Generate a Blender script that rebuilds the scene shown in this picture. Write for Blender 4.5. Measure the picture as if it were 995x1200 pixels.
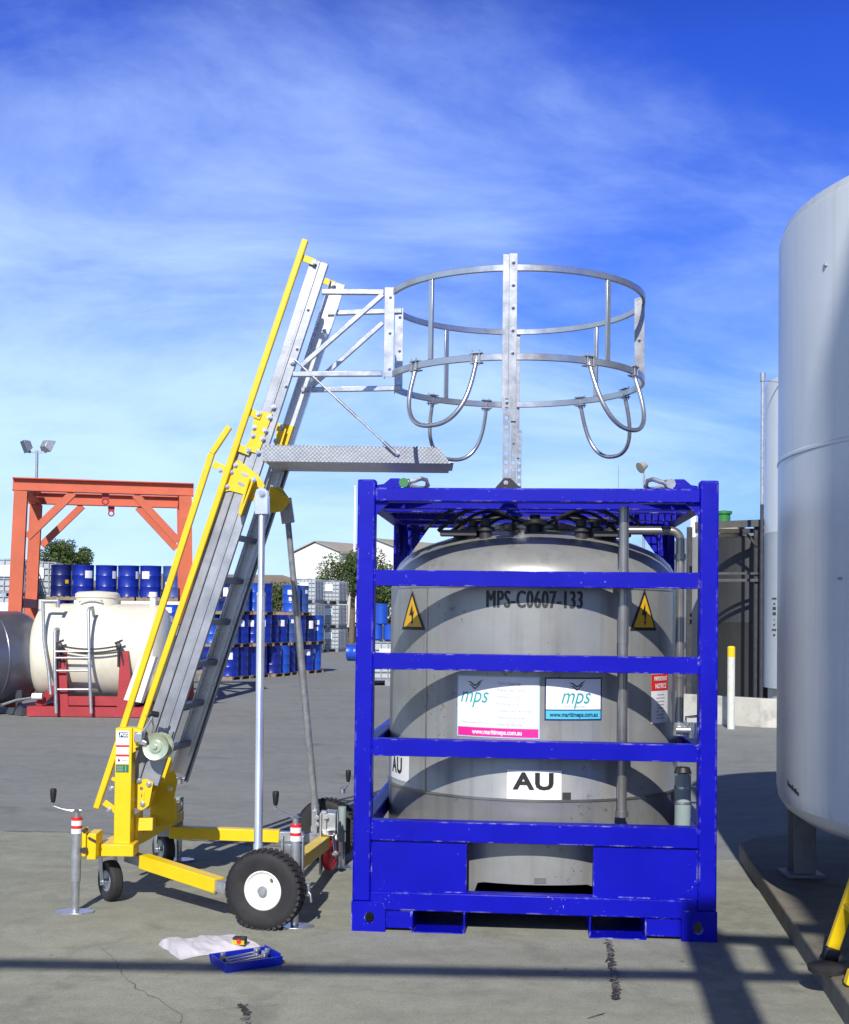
import bpy, bmesh, math, random
from mathutils import Vector, Matrix, noise
for o in list(bpy.data.objects): bpy.data.objects.remove(o)
R = math.radians
rnd = random.Random(11)
sc = bpy.context.scene
C = sc.collection

# ------------------------------------------------------------------ camera
FPX, HC, PITCH, ROLL, SHIFT = 1456.0, 1.61, R(1.5), R(0.7), 0.0699
cam = bpy.data.cameras.new('camera'); camo = bpy.data.objects.new('camera', cam); C.objects.link(camo)
cam.sensor_fit = 'VERTICAL'; cam.sensor_height = 24; cam.lens = 24 * FPX / 1200
cam.shift_y = SHIFT; cam.clip_end = 3000; cam.clip_start = 0.05
CR = Matrix.Rotation(R(90) + PITCH, 3, 'X') @ Matrix.Rotation(ROLL, 3, 'Z')
camo.location = (0, 0, HC); camo.rotation_euler = CR.to_euler()
sc.camera = camo

# ------------------------------------------------------------------ sun and sky
SUN_EL, SUN_AZ = R(35), R(7)          # light travels towards +Y and a little to the right
sun = bpy.data.lights.new('sun', 'SUN'); sun.energy = 5.0; sun.angle = R(0.53); sun.color = (1.0, 0.955, 0.88)
suno = bpy.data.objects.new('sun', sun); C.objects.link(suno)
ldir = Vector((math.sin(SUN_AZ) * math.cos(SUN_EL), math.cos(SUN_AZ) * math.cos(SUN_EL), -math.sin(SUN_EL)))
suno.rotation_euler = ldir.to_track_quat('-Z', 'Y').to_euler(); suno.location = (-3, -20, 20)
wd = bpy.data.worlds.new('World'); sc.world = wd; wd.use_nodes = True
wt = wd.node_tree; wt.nodes.clear()
def wn(t, **k):
    n = wt.nodes.new(t)
    for a, b in k.items(): setattr(n, a, b)
    return n
def wl(a, b): wt.links.new(a, b)
sky = wn('ShaderNodeTexSky', sky_type='NISHITA', sun_disc=False, sun_elevation=SUN_EL, sun_rotation=R(187),
         altitude=50, air_density=1.0, dust_density=0.1, ozone_density=4.0)
wtc = wn('ShaderNodeTexCoord'); sep = wn('ShaderNodeSeparateXYZ'); wl(wtc.outputs['Generated'], sep.inputs[0])
def wmath(op, a, b=None, clamp=False):
    n = wn('ShaderNodeMath', operation=op, use_clamp=clamp)
    for i, v in enumerate((a, b)):
        if v is None: continue
        if isinstance(v, (int, float)): n.inputs[i].default_value = v
        else: wl(v, n.inputs[i])
    return n.outputs[0]
# sky deepens above the horizon; the unseen zenith is darkened to cut fill light
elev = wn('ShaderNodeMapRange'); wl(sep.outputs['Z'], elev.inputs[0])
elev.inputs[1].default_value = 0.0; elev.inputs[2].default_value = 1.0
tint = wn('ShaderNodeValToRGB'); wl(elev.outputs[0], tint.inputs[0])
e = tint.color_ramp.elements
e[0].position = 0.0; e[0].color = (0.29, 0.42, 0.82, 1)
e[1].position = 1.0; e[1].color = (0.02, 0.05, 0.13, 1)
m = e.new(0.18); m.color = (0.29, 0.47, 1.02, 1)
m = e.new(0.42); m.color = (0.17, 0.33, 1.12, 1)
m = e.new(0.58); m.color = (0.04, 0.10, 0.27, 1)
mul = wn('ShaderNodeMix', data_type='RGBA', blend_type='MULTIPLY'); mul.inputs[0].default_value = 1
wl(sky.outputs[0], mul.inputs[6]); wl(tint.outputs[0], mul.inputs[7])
# thin cirrus on a flat layer high above: direction / height
zc = wmath('ADD', wmath('MAXIMUM', sep.outputs['Z'], 0.0), 0.42)
cx = wmath('DIVIDE', sep.outputs['X'], zc); cy = wmath('DIVIDE', sep.outputs['Y'], zc)
comb = wn('ShaderNodeCombineXYZ'); wl(cx, comb.inputs[0]); wl(cy, comb.inputs[1])
mp = wn('ShaderNodeMapping'); wl(comb.outputs[0], mp.inputs[0])
mp.inputs['Rotation'].default_value = (0, 0, R(-28)); mp.inputs['Scale'].default_value = (1.2, 2.2, 1); mp.inputs['Location'].default_value = (0.35, 0.9, 0)
n1 = wn('ShaderNodeTexNoise'); wl(mp.outputs[0], n1.inputs['Vector'])
n1.inputs['Scale'].default_value = 1.5; n1.inputs['Detail'].default_value = 10; n1.inputs['Roughness'].default_value = 0.62; n1.inputs['Distortion'].default_value = 0.45
n2 = wn('ShaderNodeTexNoise'); wl(comb.outputs[0], n2.inputs['Vector'])
n2.inputs['Scale'].default_value = 1.5; n2.inputs['Detail'].default_value = 3
cl = wmath('ADD', wmath('MULTIPLY', n1.outputs[0], 0.95), wmath('MULTIPLY', n2.outputs[0], 0.72))
# more cirrus towards the left and lower part, clear towards the upper right
cl = wmath('SUBTRACT', cl, wmath('MULTIPLY', sep.outputs['X'], 0.42))
cl = wmath('SUBTRACT', cl, wmath('MULTIPLY', wmath('POWER', wmath('MAXIMUM', sep.outputs['Z'], 0.0), 1.6), 1.5))
cr = wn('ShaderNodeMapRange'); wl(cl, cr.inputs[0]); cr.interpolation_type = 'SMOOTHSTEP'
cr.inputs[1].default_value = 0.34; cr.inputs[2].default_value = 1.06; cr.inputs[3].default_value = 0.0; cr.inputs[4].default_value = 0.72
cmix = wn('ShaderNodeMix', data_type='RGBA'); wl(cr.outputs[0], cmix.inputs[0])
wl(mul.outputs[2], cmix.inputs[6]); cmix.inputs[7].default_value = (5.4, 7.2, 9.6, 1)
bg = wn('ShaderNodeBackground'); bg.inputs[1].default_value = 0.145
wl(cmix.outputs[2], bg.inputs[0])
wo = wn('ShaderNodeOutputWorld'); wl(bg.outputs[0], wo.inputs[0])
sc.view_settings.view_transform = 'Standard'; sc.view_settings.look = 'None'
sc.view_settings.exposure = 0.1; sc.view_settings.gamma = 1; sc.view_settings.use_curve_mapping = False
sc.render.engine = 'CYCLES'; sc.cycles.max_bounces = 6

# ------------------------------------------------------------------ measuring helpers (photo pixel + real depth -> point)
def ray(px, py):
    return CR @ Vector(((px - 497.5) / FPX, -(py - 600 - SHIFT * 1200) / FPX, -1))
def P(px, py, Y):
    d = ray(px, py); return Vector((0, 0, HC)) + d * (Y / d.y)
def G(px, py, z=0.0):
    d = ray(px, py); return Vector((0, 0, HC)) + d * ((z - HC) / d.z)
def proj(p):
    c = CR.transposed() @ (Vector(p) - Vector((0, 0, HC)))
    return 497.5 + FPX * c.x / -c.z, 600 + SHIFT * 1200 - FPX * c.y / -c.z
V = Vector

# ------------------------------------------------------------------ materials
def mat(name, col, rough=0.5, metal=0.0, var=0.12, scale=6.0, bump=0.0, bscale=60.0, chip=None, chip_amt=0.0, chip_scale=40.0,
        streak=0.0, stain=None, stain_amt=0.5, stain_scale=1.5, spec=0.5, coat=0.0, stretch=None, rvar=0.1, edge=None, edge_amt=0.6):
    m = bpy.data.materials.new(name); m.use_nodes = True; t = m.node_tree; b = t.nodes['Principled BSDF']
    L = t.links.new
    tc = t.nodes.new('ShaderNodeTexCoord'); vec = tc.outputs['Object']
    if stretch:
        mpn = t.nodes.new('ShaderNodeMapping'); mpn.inputs['Scale'].default_value = stretch; L(vec, mpn.inputs[0]); vs = mpn.outputs[0]
    else: vs = vec
    n = t.nodes.new('ShaderNodeTexNoise'); L(vs, n.inputs['Vector']); n.inputs['Scale'].default_value = scale
    n.inputs['Detail'].default_value = 6; n.inputs['Roughness'].default_value = 0.6
    mr = t.nodes.new('ShaderNodeMapRange'); L(n.outputs[0], mr.inputs[0]); mr.inputs[1].default_value = 0.3; mr.inputs[2].default_value = 0.7
    mx = t.nodes.new('ShaderNodeMix'); mx.data_type = 'RGBA'; L(mr.outputs[0], mx.inputs[0])
    mx.inputs[6].default_value = tuple(c * (1 - var) for c in col) + (1,); mx.inputs[7].default_value = tuple(min(1, c * (1 + var)) for c in col) + (1,)
    out = mx.outputs[2]
    def over(fac, c, out):
        k = t.nodes.new('ShaderNodeMix'); k.data_type = 'RGBA'; L(fac, k.inputs[0]); L(out, k.inputs[6]); k.inputs[7].default_value = tuple(c) + (1,)
        return k.outputs[2]
    if stain:
        s = t.nodes.new('ShaderNodeTexNoise'); L(vs, s.inputs['Vector']); s.inputs['Scale'].default_value = stain_scale; s.inputs['Detail'].default_value = 7
        s.inputs['Roughness'].default_value = 0.65; s.inputs['Distortion'].default_value = 0.4
        sr = t.nodes.new('ShaderNodeMapRange'); L(s.outputs[0], sr.inputs[0]); sr.inputs[1].default_value = 0.5; sr.inputs[2].default_value = 0.75; sr.inputs[4].default_value = stain_amt
        out = over(sr.outputs[0], stain, out)
    if streak:
        mp2 = t.nodes.new('ShaderNodeMapping'); mp2.inputs['Scale'].default_value = (14, 14, 0.5); L(vec, mp2.inputs[0])
        s = t.nodes.new('ShaderNodeTexNoise'); L(mp2.outputs[0], s.inputs['Vector']); s.inputs['Scale'].default_value = 1.6; s.inputs['Detail'].default_value = 5
        sr = t.nodes.new('ShaderNodeMapRange'); L(s.outputs[0], sr.inputs[0]); sr.inputs[1].default_value = 0.52; sr.inputs[2].default_value = 0.75; sr.inputs[4].default_value = streak
        out = over(sr.outputs[0], tuple(c * 0.45 for c in col), out)
    if chip:
        s = t.nodes.new('ShaderNodeTexNoise'); L(vec, s.inputs['Vector']); s.inputs['Scale'].default_value = chip_scale; s.inputs['Detail'].default_value = 4
        s.inputs['Roughness'].default_value = 0.7
        s2 = t.nodes.new('ShaderNodeTexNoise'); L(vec, s2.inputs['Vector']); s2.inputs['Scale'].default_value = 3.1
        ad = t.nodes.new('ShaderNodeMath'); ad.operation = 'MULTIPLY_ADD'; L(s2.outputs[0], ad.inputs[0]); ad.inputs[1].default_value = 0.5; L(s.outputs[0], ad.inputs[2])
        sr = t.nodes.new('ShaderNodeMapRange'); L(ad.outputs[0], sr.inputs[0]); sr.inputs[1].default_value = 1.06 - chip_amt; sr.inputs[2].default_value = 1.09 - chip_amt
        out = over(sr.outputs[0], chip, out)
    if edge:                                               # paint worn off along the edges
        bv = t.nodes.new('ShaderNodeBevel'); bv.samples = 4; bv.inputs['Radius'].default_value = 0.011
        ge = t.nodes.new('ShaderNodeNewGeometry'); dt_ = t.nodes.new('ShaderNodeVectorMath'); dt_.operation = 'DOT_PRODUCT'
        L(bv.outputs[0], dt_.inputs[0]); L(ge.outputs['Normal'], dt_.inputs[1])
        em = t.nodes.new('ShaderNodeMapRange'); L(dt_.outputs['Value'], em.inputs[0]); em.inputs[1].default_value = 1.0; em.inputs[2].default_value = 0.86
        en = t.nodes.new('ShaderNodeTexNoise'); L(vec, en.inputs['Vector']); en.inputs['Scale'].default_value = 11; en.inputs['Detail'].default_value = 8; en.inputs['Roughness'].default_value = 0.75
        er = t.nodes.new('ShaderNodeMapRange'); L(en.outputs[0], er.inputs[0]); er.inputs[1].default_value = edge_amt - 0.06; er.inputs[2].default_value = edge_amt + 0.03
        ml = t.nodes.new('ShaderNodeMath'); ml.operation = 'MULTIPLY'; L(em.outputs[0], ml.inputs[0]); L(er.outputs[0], ml.inputs[1])
        en2 = t.nodes.new('ShaderNodeTexNoise'); L(vec, en2.inputs['Vector']); en2.inputs['Scale'].default_value = 4.5; en2.inputs['Detail'].default_value = 3
        e2 = t.nodes.new('ShaderNodeMapRange'); L(en2.outputs[0], e2.inputs[0]); e2.inputs[1].default_value = 0.52; e2.inputs[2].default_value = 0.6
        ec = t.nodes.new('ShaderNodeMix'); ec.data_type = 'RGBA'; L(e2.outputs[0], ec.inputs[0]); ec.inputs[6].default_value = tuple(edge) + (1,); ec.inputs[7].default_value = (0.10, 0.045, 0.03, 1)
        ek = t.nodes.new('ShaderNodeMix'); ek.data_type = 'RGBA'; L(ml.outputs[0], ek.inputs[0]); L(out, ek.inputs[6]); L(ec.outputs[2], ek.inputs[7]); out = ek.outputs[2]
    L(out, b.inputs['Base Color'])
    rr = t.nodes.new('ShaderNodeMapRange'); L(n.outputs[0], rr.inputs[0]); rr.inputs[3].default_value = max(0.03, rough - rvar); rr.inputs[4].default_value = min(1, rough + rvar)
    L(rr.outputs[0], b.inputs['Roughness'])
    b.inputs['Metallic'].default_value = metal; b.inputs['Specular IOR Level'].default_value = spec; b.inputs['Coat Weight'].default_value = coat
    if bump:
        bn = t.nodes.new('ShaderNodeTexNoise'); L(vec, bn.inputs['Vector']); bn.inputs['Scale'].default_value = bscale; bn.inputs['Detail'].default_value = 5
        bu = t.nodes.new('ShaderNodeBump'); bu.inputs['Strength'].default_value = bump; bu.inputs['Distance'].default_value = 0.01
        L(bn.outputs[0], bu.inputs['Height']); L(bu.outputs[0], b.inputs['Normal'])
    return m
M = {}
M['blue'] = mat('blue_paint', (0.0015, 0.0025, 0.36), 0.42, var=0.10, scale=3, spec=0.22, chip=(0.40, 0.40, 0.55), chip_amt=0.075, chip_scale=60, stain=(0.003, 0.003, 0.27), stain_amt=0.5, stain_scale=3.5, bump=0.06, bscale=18, edge=(0.48, 0.48, 0.58), edge_amt=0.57)
M['yellow'] = mat('yellow_paint', (0.80, 0.545, 0.006), 0.4, var=0.05, scale=5, chip=(0.35, 0.27, 0.1), chip_amt=0.10, chip_scale=70, bump=0.03, stain=(0.55, 0.36, 0.01), stain_amt=0.35, stain_scale=7, edge=(0.40, 0.30, 0.12), edge_amt=0.66)
M['galv'] = mat('galvanised_steel', (0.38, 0.40, 0.42), 0.42, metal=0.55, var=0.22, scale=22, stain=(0.28, 0.29, 0.31), stain_amt=0.5, stain_scale=9)
M['alu'] = mat('aluminium', (0.33, 0.35, 0.38), 0.42, metal=0.6, var=0.16, scale=9, streak=0.0, stain=(0.25, 0.26, 0.29), stain_amt=0.5, stain_scale=4, bump=0.03)
M['aludark'] = mat('weathered_aluminium', (0.29, 0.30, 0.325), 0.5, metal=0.45, var=0.2, scale=9, stain=(0.14, 0.14, 0.16), stain_amt=0.5, stain_scale=4)
M['bright'] = mat('bright_aluminium', (0.46, 0.48, 0.50), 0.30, metal=0.8, var=0.10, scale=14, stain=(0.4, 0.41, 0.43), stain_amt=0.4, stain_scale=6)
M['steel'] = mat('zinc_plated_steel', (0.55, 0.57, 0.6), 0.3, metal=0.85, var=0.12, scale=20)
M['winch'] = mat('yellow_zinc_steel', (0.52, 0.58, 0.42), 0.35, metal=0.7, var=0.15, scale=14)
M['stainless'] = mat('stainless_tank', (0.315, 0.32, 0.305), 0.36, metal=0.38, var=0.09, scale=4, streak=0.35, stain=(0.26, 0.26, 0.245), stain_amt=0.45, stain_scale=2.2, chip=(0.22, 0.19, 0.15), chip_amt=0.13, chip_scale=30, bump=0.03, bscale=9)
M['pipe'] = mat('stainless_pipe', (0.30, 0.29, 0.27), 0.30, metal=0.75, var=0.15, scale=7, streak=0.2)
M['deck'] = mat('smooth_aluminium', (0.72, 0.74, 0.77), 0.28, metal=0.8, var=0.1, scale=5)
M['legshade'] = mat('shade_grey_leg', (0.24, 0.25, 0.26), 0.6, var=0.1, stain=(0.1, 0.1, 0.1), stain_amt=0.5, stain_scale=5)  # shade beside the big tank put into the leg colour
M['underside'] = mat('pale_mill_aluminium', (0.78, 0.80, 0.82), 0.4, metal=0.15, var=0.06)
M['darksteel'] = mat('dark_steel', (0.05, 0.05, 0.055), 0.5, metal=0.3, var=0.25, scale=9)
M['black'] = mat('black_plastic', (0.012, 0.012, 0.014), 0.5, var=0.2)
M['rubber'] = mat('tyre_rubber', (0.018, 0.018, 0.02), 0.75, var=0.3, scale=12, bump=0.1, bscale=80, stain=(0.05, 0.047, 0.042), stain_amt=0.5, stain_scale=8)
M['white'] = mat('white_paint', (0.80, 0.80, 0.79), 0.4, var=0.03, scale=4)
M['rim'] = mat('white_rim', (0.82, 0.81, 0.76), 0.35, var=0.06, scale=9, stain=(0.6, 0.57, 0.5), stain_amt=0.5, stain_scale=12)
M['decal'] = mat('decal_white', (0.78, 0.79, 0.80), 0.45, var=0.03, stain=(0.6, 0.6, 0.6), stain_amt=0.3, stain_scale=8)
M['ink'] = mat('black_ink', (0.012, 0.012, 0.013), 0.5, var=0.15)
M['inkfade'] = mat('faded_ink', (0.30, 0.34, 0.36), 0.5, var=0.1)
M['inkdark'] = mat('worn_dark_ink', (0.03, 0.03, 0.032), 0.55, var=0.3, scale=30)
M['teal'] = mat('teal_ink', (0.02, 0.33, 0.36), 0.5, var=0.05)
M['navy'] = mat('navy_ink', (0.01, 0.02, 0.10), 0.5, var=0.05)
M['cyan'] = mat('cyan_decal', (0.08, 0.48, 0.66), 0.45, var=0.04)
M['cyanedge'] = mat('pale_cyan_decal', (0.38, 0.62, 0.72), 0.45, var=0.04)
M['pink'] = mat('magenta_decal', (0.75, 0.015, 0.26), 0.45, var=0.04)
M['warn'] = mat('warning_yellow', (0.72, 0.42, 0.01), 0.45, var=0.05)
M['redink'] = mat('red_ink', (0.62, 0.02, 0.02), 0.45, var=0.05)
M['greenink'] = mat('green_ink', (0.02, 0.16, 0.06), 0.45, var=0.05)
M['redwheel'] = mat('red_polyurethane', (0.55, 0.012, 0.03), 0.35, var=0.08)
M['pvc'] = mat('grey_pvc', (0.26, 0.33, 0.32), 0.5, var=0.08, streak=0.15)
M['green'] = mat('green_paint', (0.03, 0.20, 0.045), 0.4, var=0.1)
M['redoxide'] = mat('red_oxide_paint', (0.54, 0.115, 0.05), 0.6, var=0.10, scale=3, stain=(0.33, 0.07, 0.04), stain_amt=0.5)
M['redpaint'] = mat('red_paint', (0.36, 0.03, 0.035), 0.5, var=0.15, scale=3, stain=(0.2, 0.03, 0.03), stain_amt=0.6, chip=(0.3, 0.26, 0.22), chip_amt=0.1)
M['creamtank'] = mat('cream_tank_paint', (0.72, 0.69, 0.56), 0.45, var=0.04, scale=2, streak=0.18, stain=(0.45, 0.38, 0.26), stain_amt=0.4, stain_scale=1.6)
M['whitetank'] = mat('white_tank_paint', (0.55, 0.59, 0.62), 0.34, var=0.04, scale=1.2, streak=0.20, stain=(0.46, 0.48, 0.49), stain_amt=0.45, stain_scale=1.2, bump=0.02, bscale=3)
M['bluetank'] = mat('dark_stainless', (0.16, 0.17, 0.21), 0.35, metal=0.6, var=0.15, scale=3)
M['greytank'] = mat('grey_tank_paint', (0.24, 0.24, 0.235), 0.6, var=0.10, scale=2, streak=0.4)
M['shadetank'] = mat('shade_dark_tank', (0.028, 0.028, 0.027), 0.55, var=0.15, scale=2, streak=0.4)  # shade over the grey tank's right part, put into this tank's colour
M['cream'] = mat('cream_gel_coat', (0.62, 0.55, 0.28), 0.5, var=0.1)
M['concrete_wall'] = mat('rendered_concrete', (0.50, 0.49, 0.43), 0.8, var=0.10, scale=3, stain=(0.20, 0.19, 0.16), stain_amt=0.9, stain_scale=2.8, bump=0.15, bscale=25)
M['shed'] = mat('pale_shed_cladding', (0.78, 0.78, 0.72), 0.6, var=0.03, scale=0.5, streak=0.12)
M['roofing'] = mat('beige_roofing', (0.36, 0.33, 0.27), 0.7, var=0.08, scale=0.6)
M['roofing2'] = mat('brown_roofing', (0.24, 0.19, 0.14), 0.8, var=0.12, scale=0.8)
M['bark'] = mat('bark', (0.14, 0.11, 0.085), 0.9, var=0.3, scale=12, bump=0.4, bscale=20)
M['wood'] = mat('pallet_wood', (0.27, 0.20, 0.13), 0.85, var=0.25, scale=8)
M['ibcplastic'] = mat('milky_plastic', (0.42, 0.47, 0.49), 0.45, var=0.06)
M['bag'] = mat('white_plastic_bag', (0.64, 0.61, 0.66), 0.45, var=0.04, bump=0.2, bscale=25)
M['traybl'] = mat('blue_plastic', (0.006, 0.018, 0.36), 0.35, var=0.08)
DR = [mat('blue_drum_paint', (0.006, 0.022, 0.27), 0.33, var=0.1, scale=3, stain=(0.01, 0.02, 0.12), stain_amt=0.5),
      mat('navy_drum_paint', (0.006, 0.012, 0.10), 0.36, var=0.15, scale=3),
      mat('bright_blue_drum_plastic', (0.012, 0.075, 0.46), 0.38, var=0.08, scale=3),
      mat('mid_blue_drum_paint', (0.008, 0.018, 0.20), 0.33, var=0.1, scale=3),
      mat('faded_blue_drum_paint', (0.03, 0.075, 0.26), 0.5, var=0.2, scale=3, stain=(0.07, 0.09, 0.2), stain_amt=0.6)]
LEAF = [mat('leaf_dark', (0.045, 0.078, 0.018), 0.6, var=0.35, scale=1.2), mat('leaf_mid', (0.085, 0.130, 0.030), 0.6, var=0.35, scale=1.2), mat('leaf_pale', (0.135, 0.165, 0.055), 0.6, var=0.3, scale=1.2)]

def ground_mat(name, col, dark, fleck, big, speck=0.35):
    m = bpy.data.materials.new(name); m.use_nodes = True; t = m.node_tree; b = t.nodes['Principled BSDF']; L = t.links.new
    tc = t.nodes.new('ShaderNodeTexCoord'); vec = tc.outputs['Object']
    def ns(s, d=6, r=0.6, dist=0.0, v=vec):
        n = t.nodes.new('ShaderNodeTexNoise'); L(v, n.inputs['Vector']); n.inputs['Scale'].default_value = s; n.inputs['Detail'].default_value = d
        n.inputs['Roughness'].default_value = r; n.inputs['Distortion'].default_value = dist; return n.outputs[0]
    def rng(x, a, b_, lo, hi):
        r = t.nodes.new('ShaderNodeMapRange'); L(x, r.inputs[0]); r.inputs[1].default_value = a; r.inputs[2].default_value = b_; r.inputs[3].default_value = lo; r.inputs[4].default_value = hi; return r.outputs[0]
    def mix(f, a, c):
        k = t.nodes.new('ShaderNodeMix'); k.data_type = 'RGBA'; L(f, k.inputs[0])
        if isinstance(a, tuple): k.inputs[6].default_value = a + (1,)
        else: L(a, k.inputs[6])
        k.inputs[7].default_value = c + (1,); return k.outputs[2]
    o = mix(rng(ns(0.5, 8, 0.62, 0.5), 0.3, 0.72, 0, 1), col, big)
    o = mix(rng(ns(2.3, 9, 0.7, 0.8), 0.5, 0.72, 0, 0.9), o, dark)
    o = mix(rng(ns(7.0, 8, 0.75), 0.42, 0.7, 0, 0.6), o, fleck)
    # long tyre-swept bands and a few oily patches
    mb = t.nodes.new('ShaderNodeMapping'); L(vec, mb.inputs[0]); mb.inputs['Rotation'].default_value = (0, 0, R(24)); mb.inputs['Scale'].default_value = (0.10, 1.1, 1)
    o = mix(rng(ns(1.6, 6, 0.6, 0.3, mb.outputs[0]), 0.5, 0.68, 0, 0.55), o, big)
    o = mix(rng(ns(1.1, 4, 0.5, 0.6), 0.64, 0.76, 0, 0.6), o, tuple(c * 0.62 for c in dark))
    o = mix(rng(ns(95, 3, 0.6), 0.5, 0.72, 0, speck), o, tuple(c * 0.4 for c in col))
    o = mix(rng(ns(160, 2, 0.6), 0.62, 0.75, 0, speck), o, tuple(min(1, c * 1.7) for c in col))
    # scattered dark drips and small spots
    vo = t.nodes.new('ShaderNodeTexVoronoi'); L(vec, vo.inputs['Vector']); vo.inputs['Scale'].default_value = 2.6; vo.inputs['Randomness'].default_value = 1
    o = mix(rng(vo.outputs['Distance'], 0.02, 0.045, 0.8, 0), o, tuple(c * 0.3 for c in col))
    L(o, b.inputs['Base Color']); b.inputs['Roughness'].default_value = 0.88; b.inputs['Specular IOR Level'].default_value = 0.3
    bu = t.nodes.new('ShaderNodeBump'); bu.inputs['Strength'].default_value = 0.35; bu.inputs['Distance'].default_value = 0.006
    L(ns(70, 6, 0.7), bu.inputs['Height']); L(bu.outputs[0], b.inputs['Normal'])
    return m
M['asphalt'] = ground_mat('worn_asphalt', (0.252, 0.263, 0.252), (0.165, 0.172, 0.168), (0.305, 0.315, 0.295), (0.190, 0.199, 0.193), 0.5)
M['slab'] = ground_mat('old_concrete', (0.300, 0.306, 0.250), (0.165, 0.168, 0.138), (0.40, 0.405, 0.335), (0.215, 0.220, 0.180), 0.6)
M['padc'] = ground_mat('stained_concrete', (0.20, 0.188, 0.15), (0.09, 0.086, 0.07), (0.27, 0.25, 0.20), (0.14, 0.132, 0.105))
M['tar'] = mat('tar_stain', (0.035, 0.03, 0.028), 0.7, var=0.4, scale=20, chip=(0.2, 0.19, 0.16), chip_amt=0.3, chip_scale=35)
M['crack'] = mat('crack_filling', (0.12, 0.115, 0.09), 0.95, var=0.4, scale=15)

def tread_plate():
    m = mat('tread_plate_aluminium', (0.26, 0.28, 0.31), 0.45, metal=0.5, var=0.12, scale=12)
    t = m.node_tree; b = t.nodes['Principled BSDF']; L = t.links.new
    tc = t.nodes.new('ShaderNodeTexCoord'); mp_ = t.nodes.new('ShaderNodeMapping'); L(tc.outputs['Object'], mp_.inputs[0]); mp_.inputs['Rotation'].default_value = (0, R(45), 0)
    ck = t.nodes.new('ShaderNodeTexVoronoi'); L(mp_.outputs[0], ck.inputs['Vector']); ck.inputs['Scale'].default_value = 62; ck.inputs['Randomness'].default_value = 0.15
    bu = t.nodes.new('ShaderNodeBump'); bu.inputs['Strength'].default_value = 0.35; bu.inputs['Distance'].default_value = 0.004
    L(ck.outputs['Distance'], bu.inputs['Height']); L(bu.outputs[0], b.inputs['Normal'])
    return m
M['tread'] = tread_plate()

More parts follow.
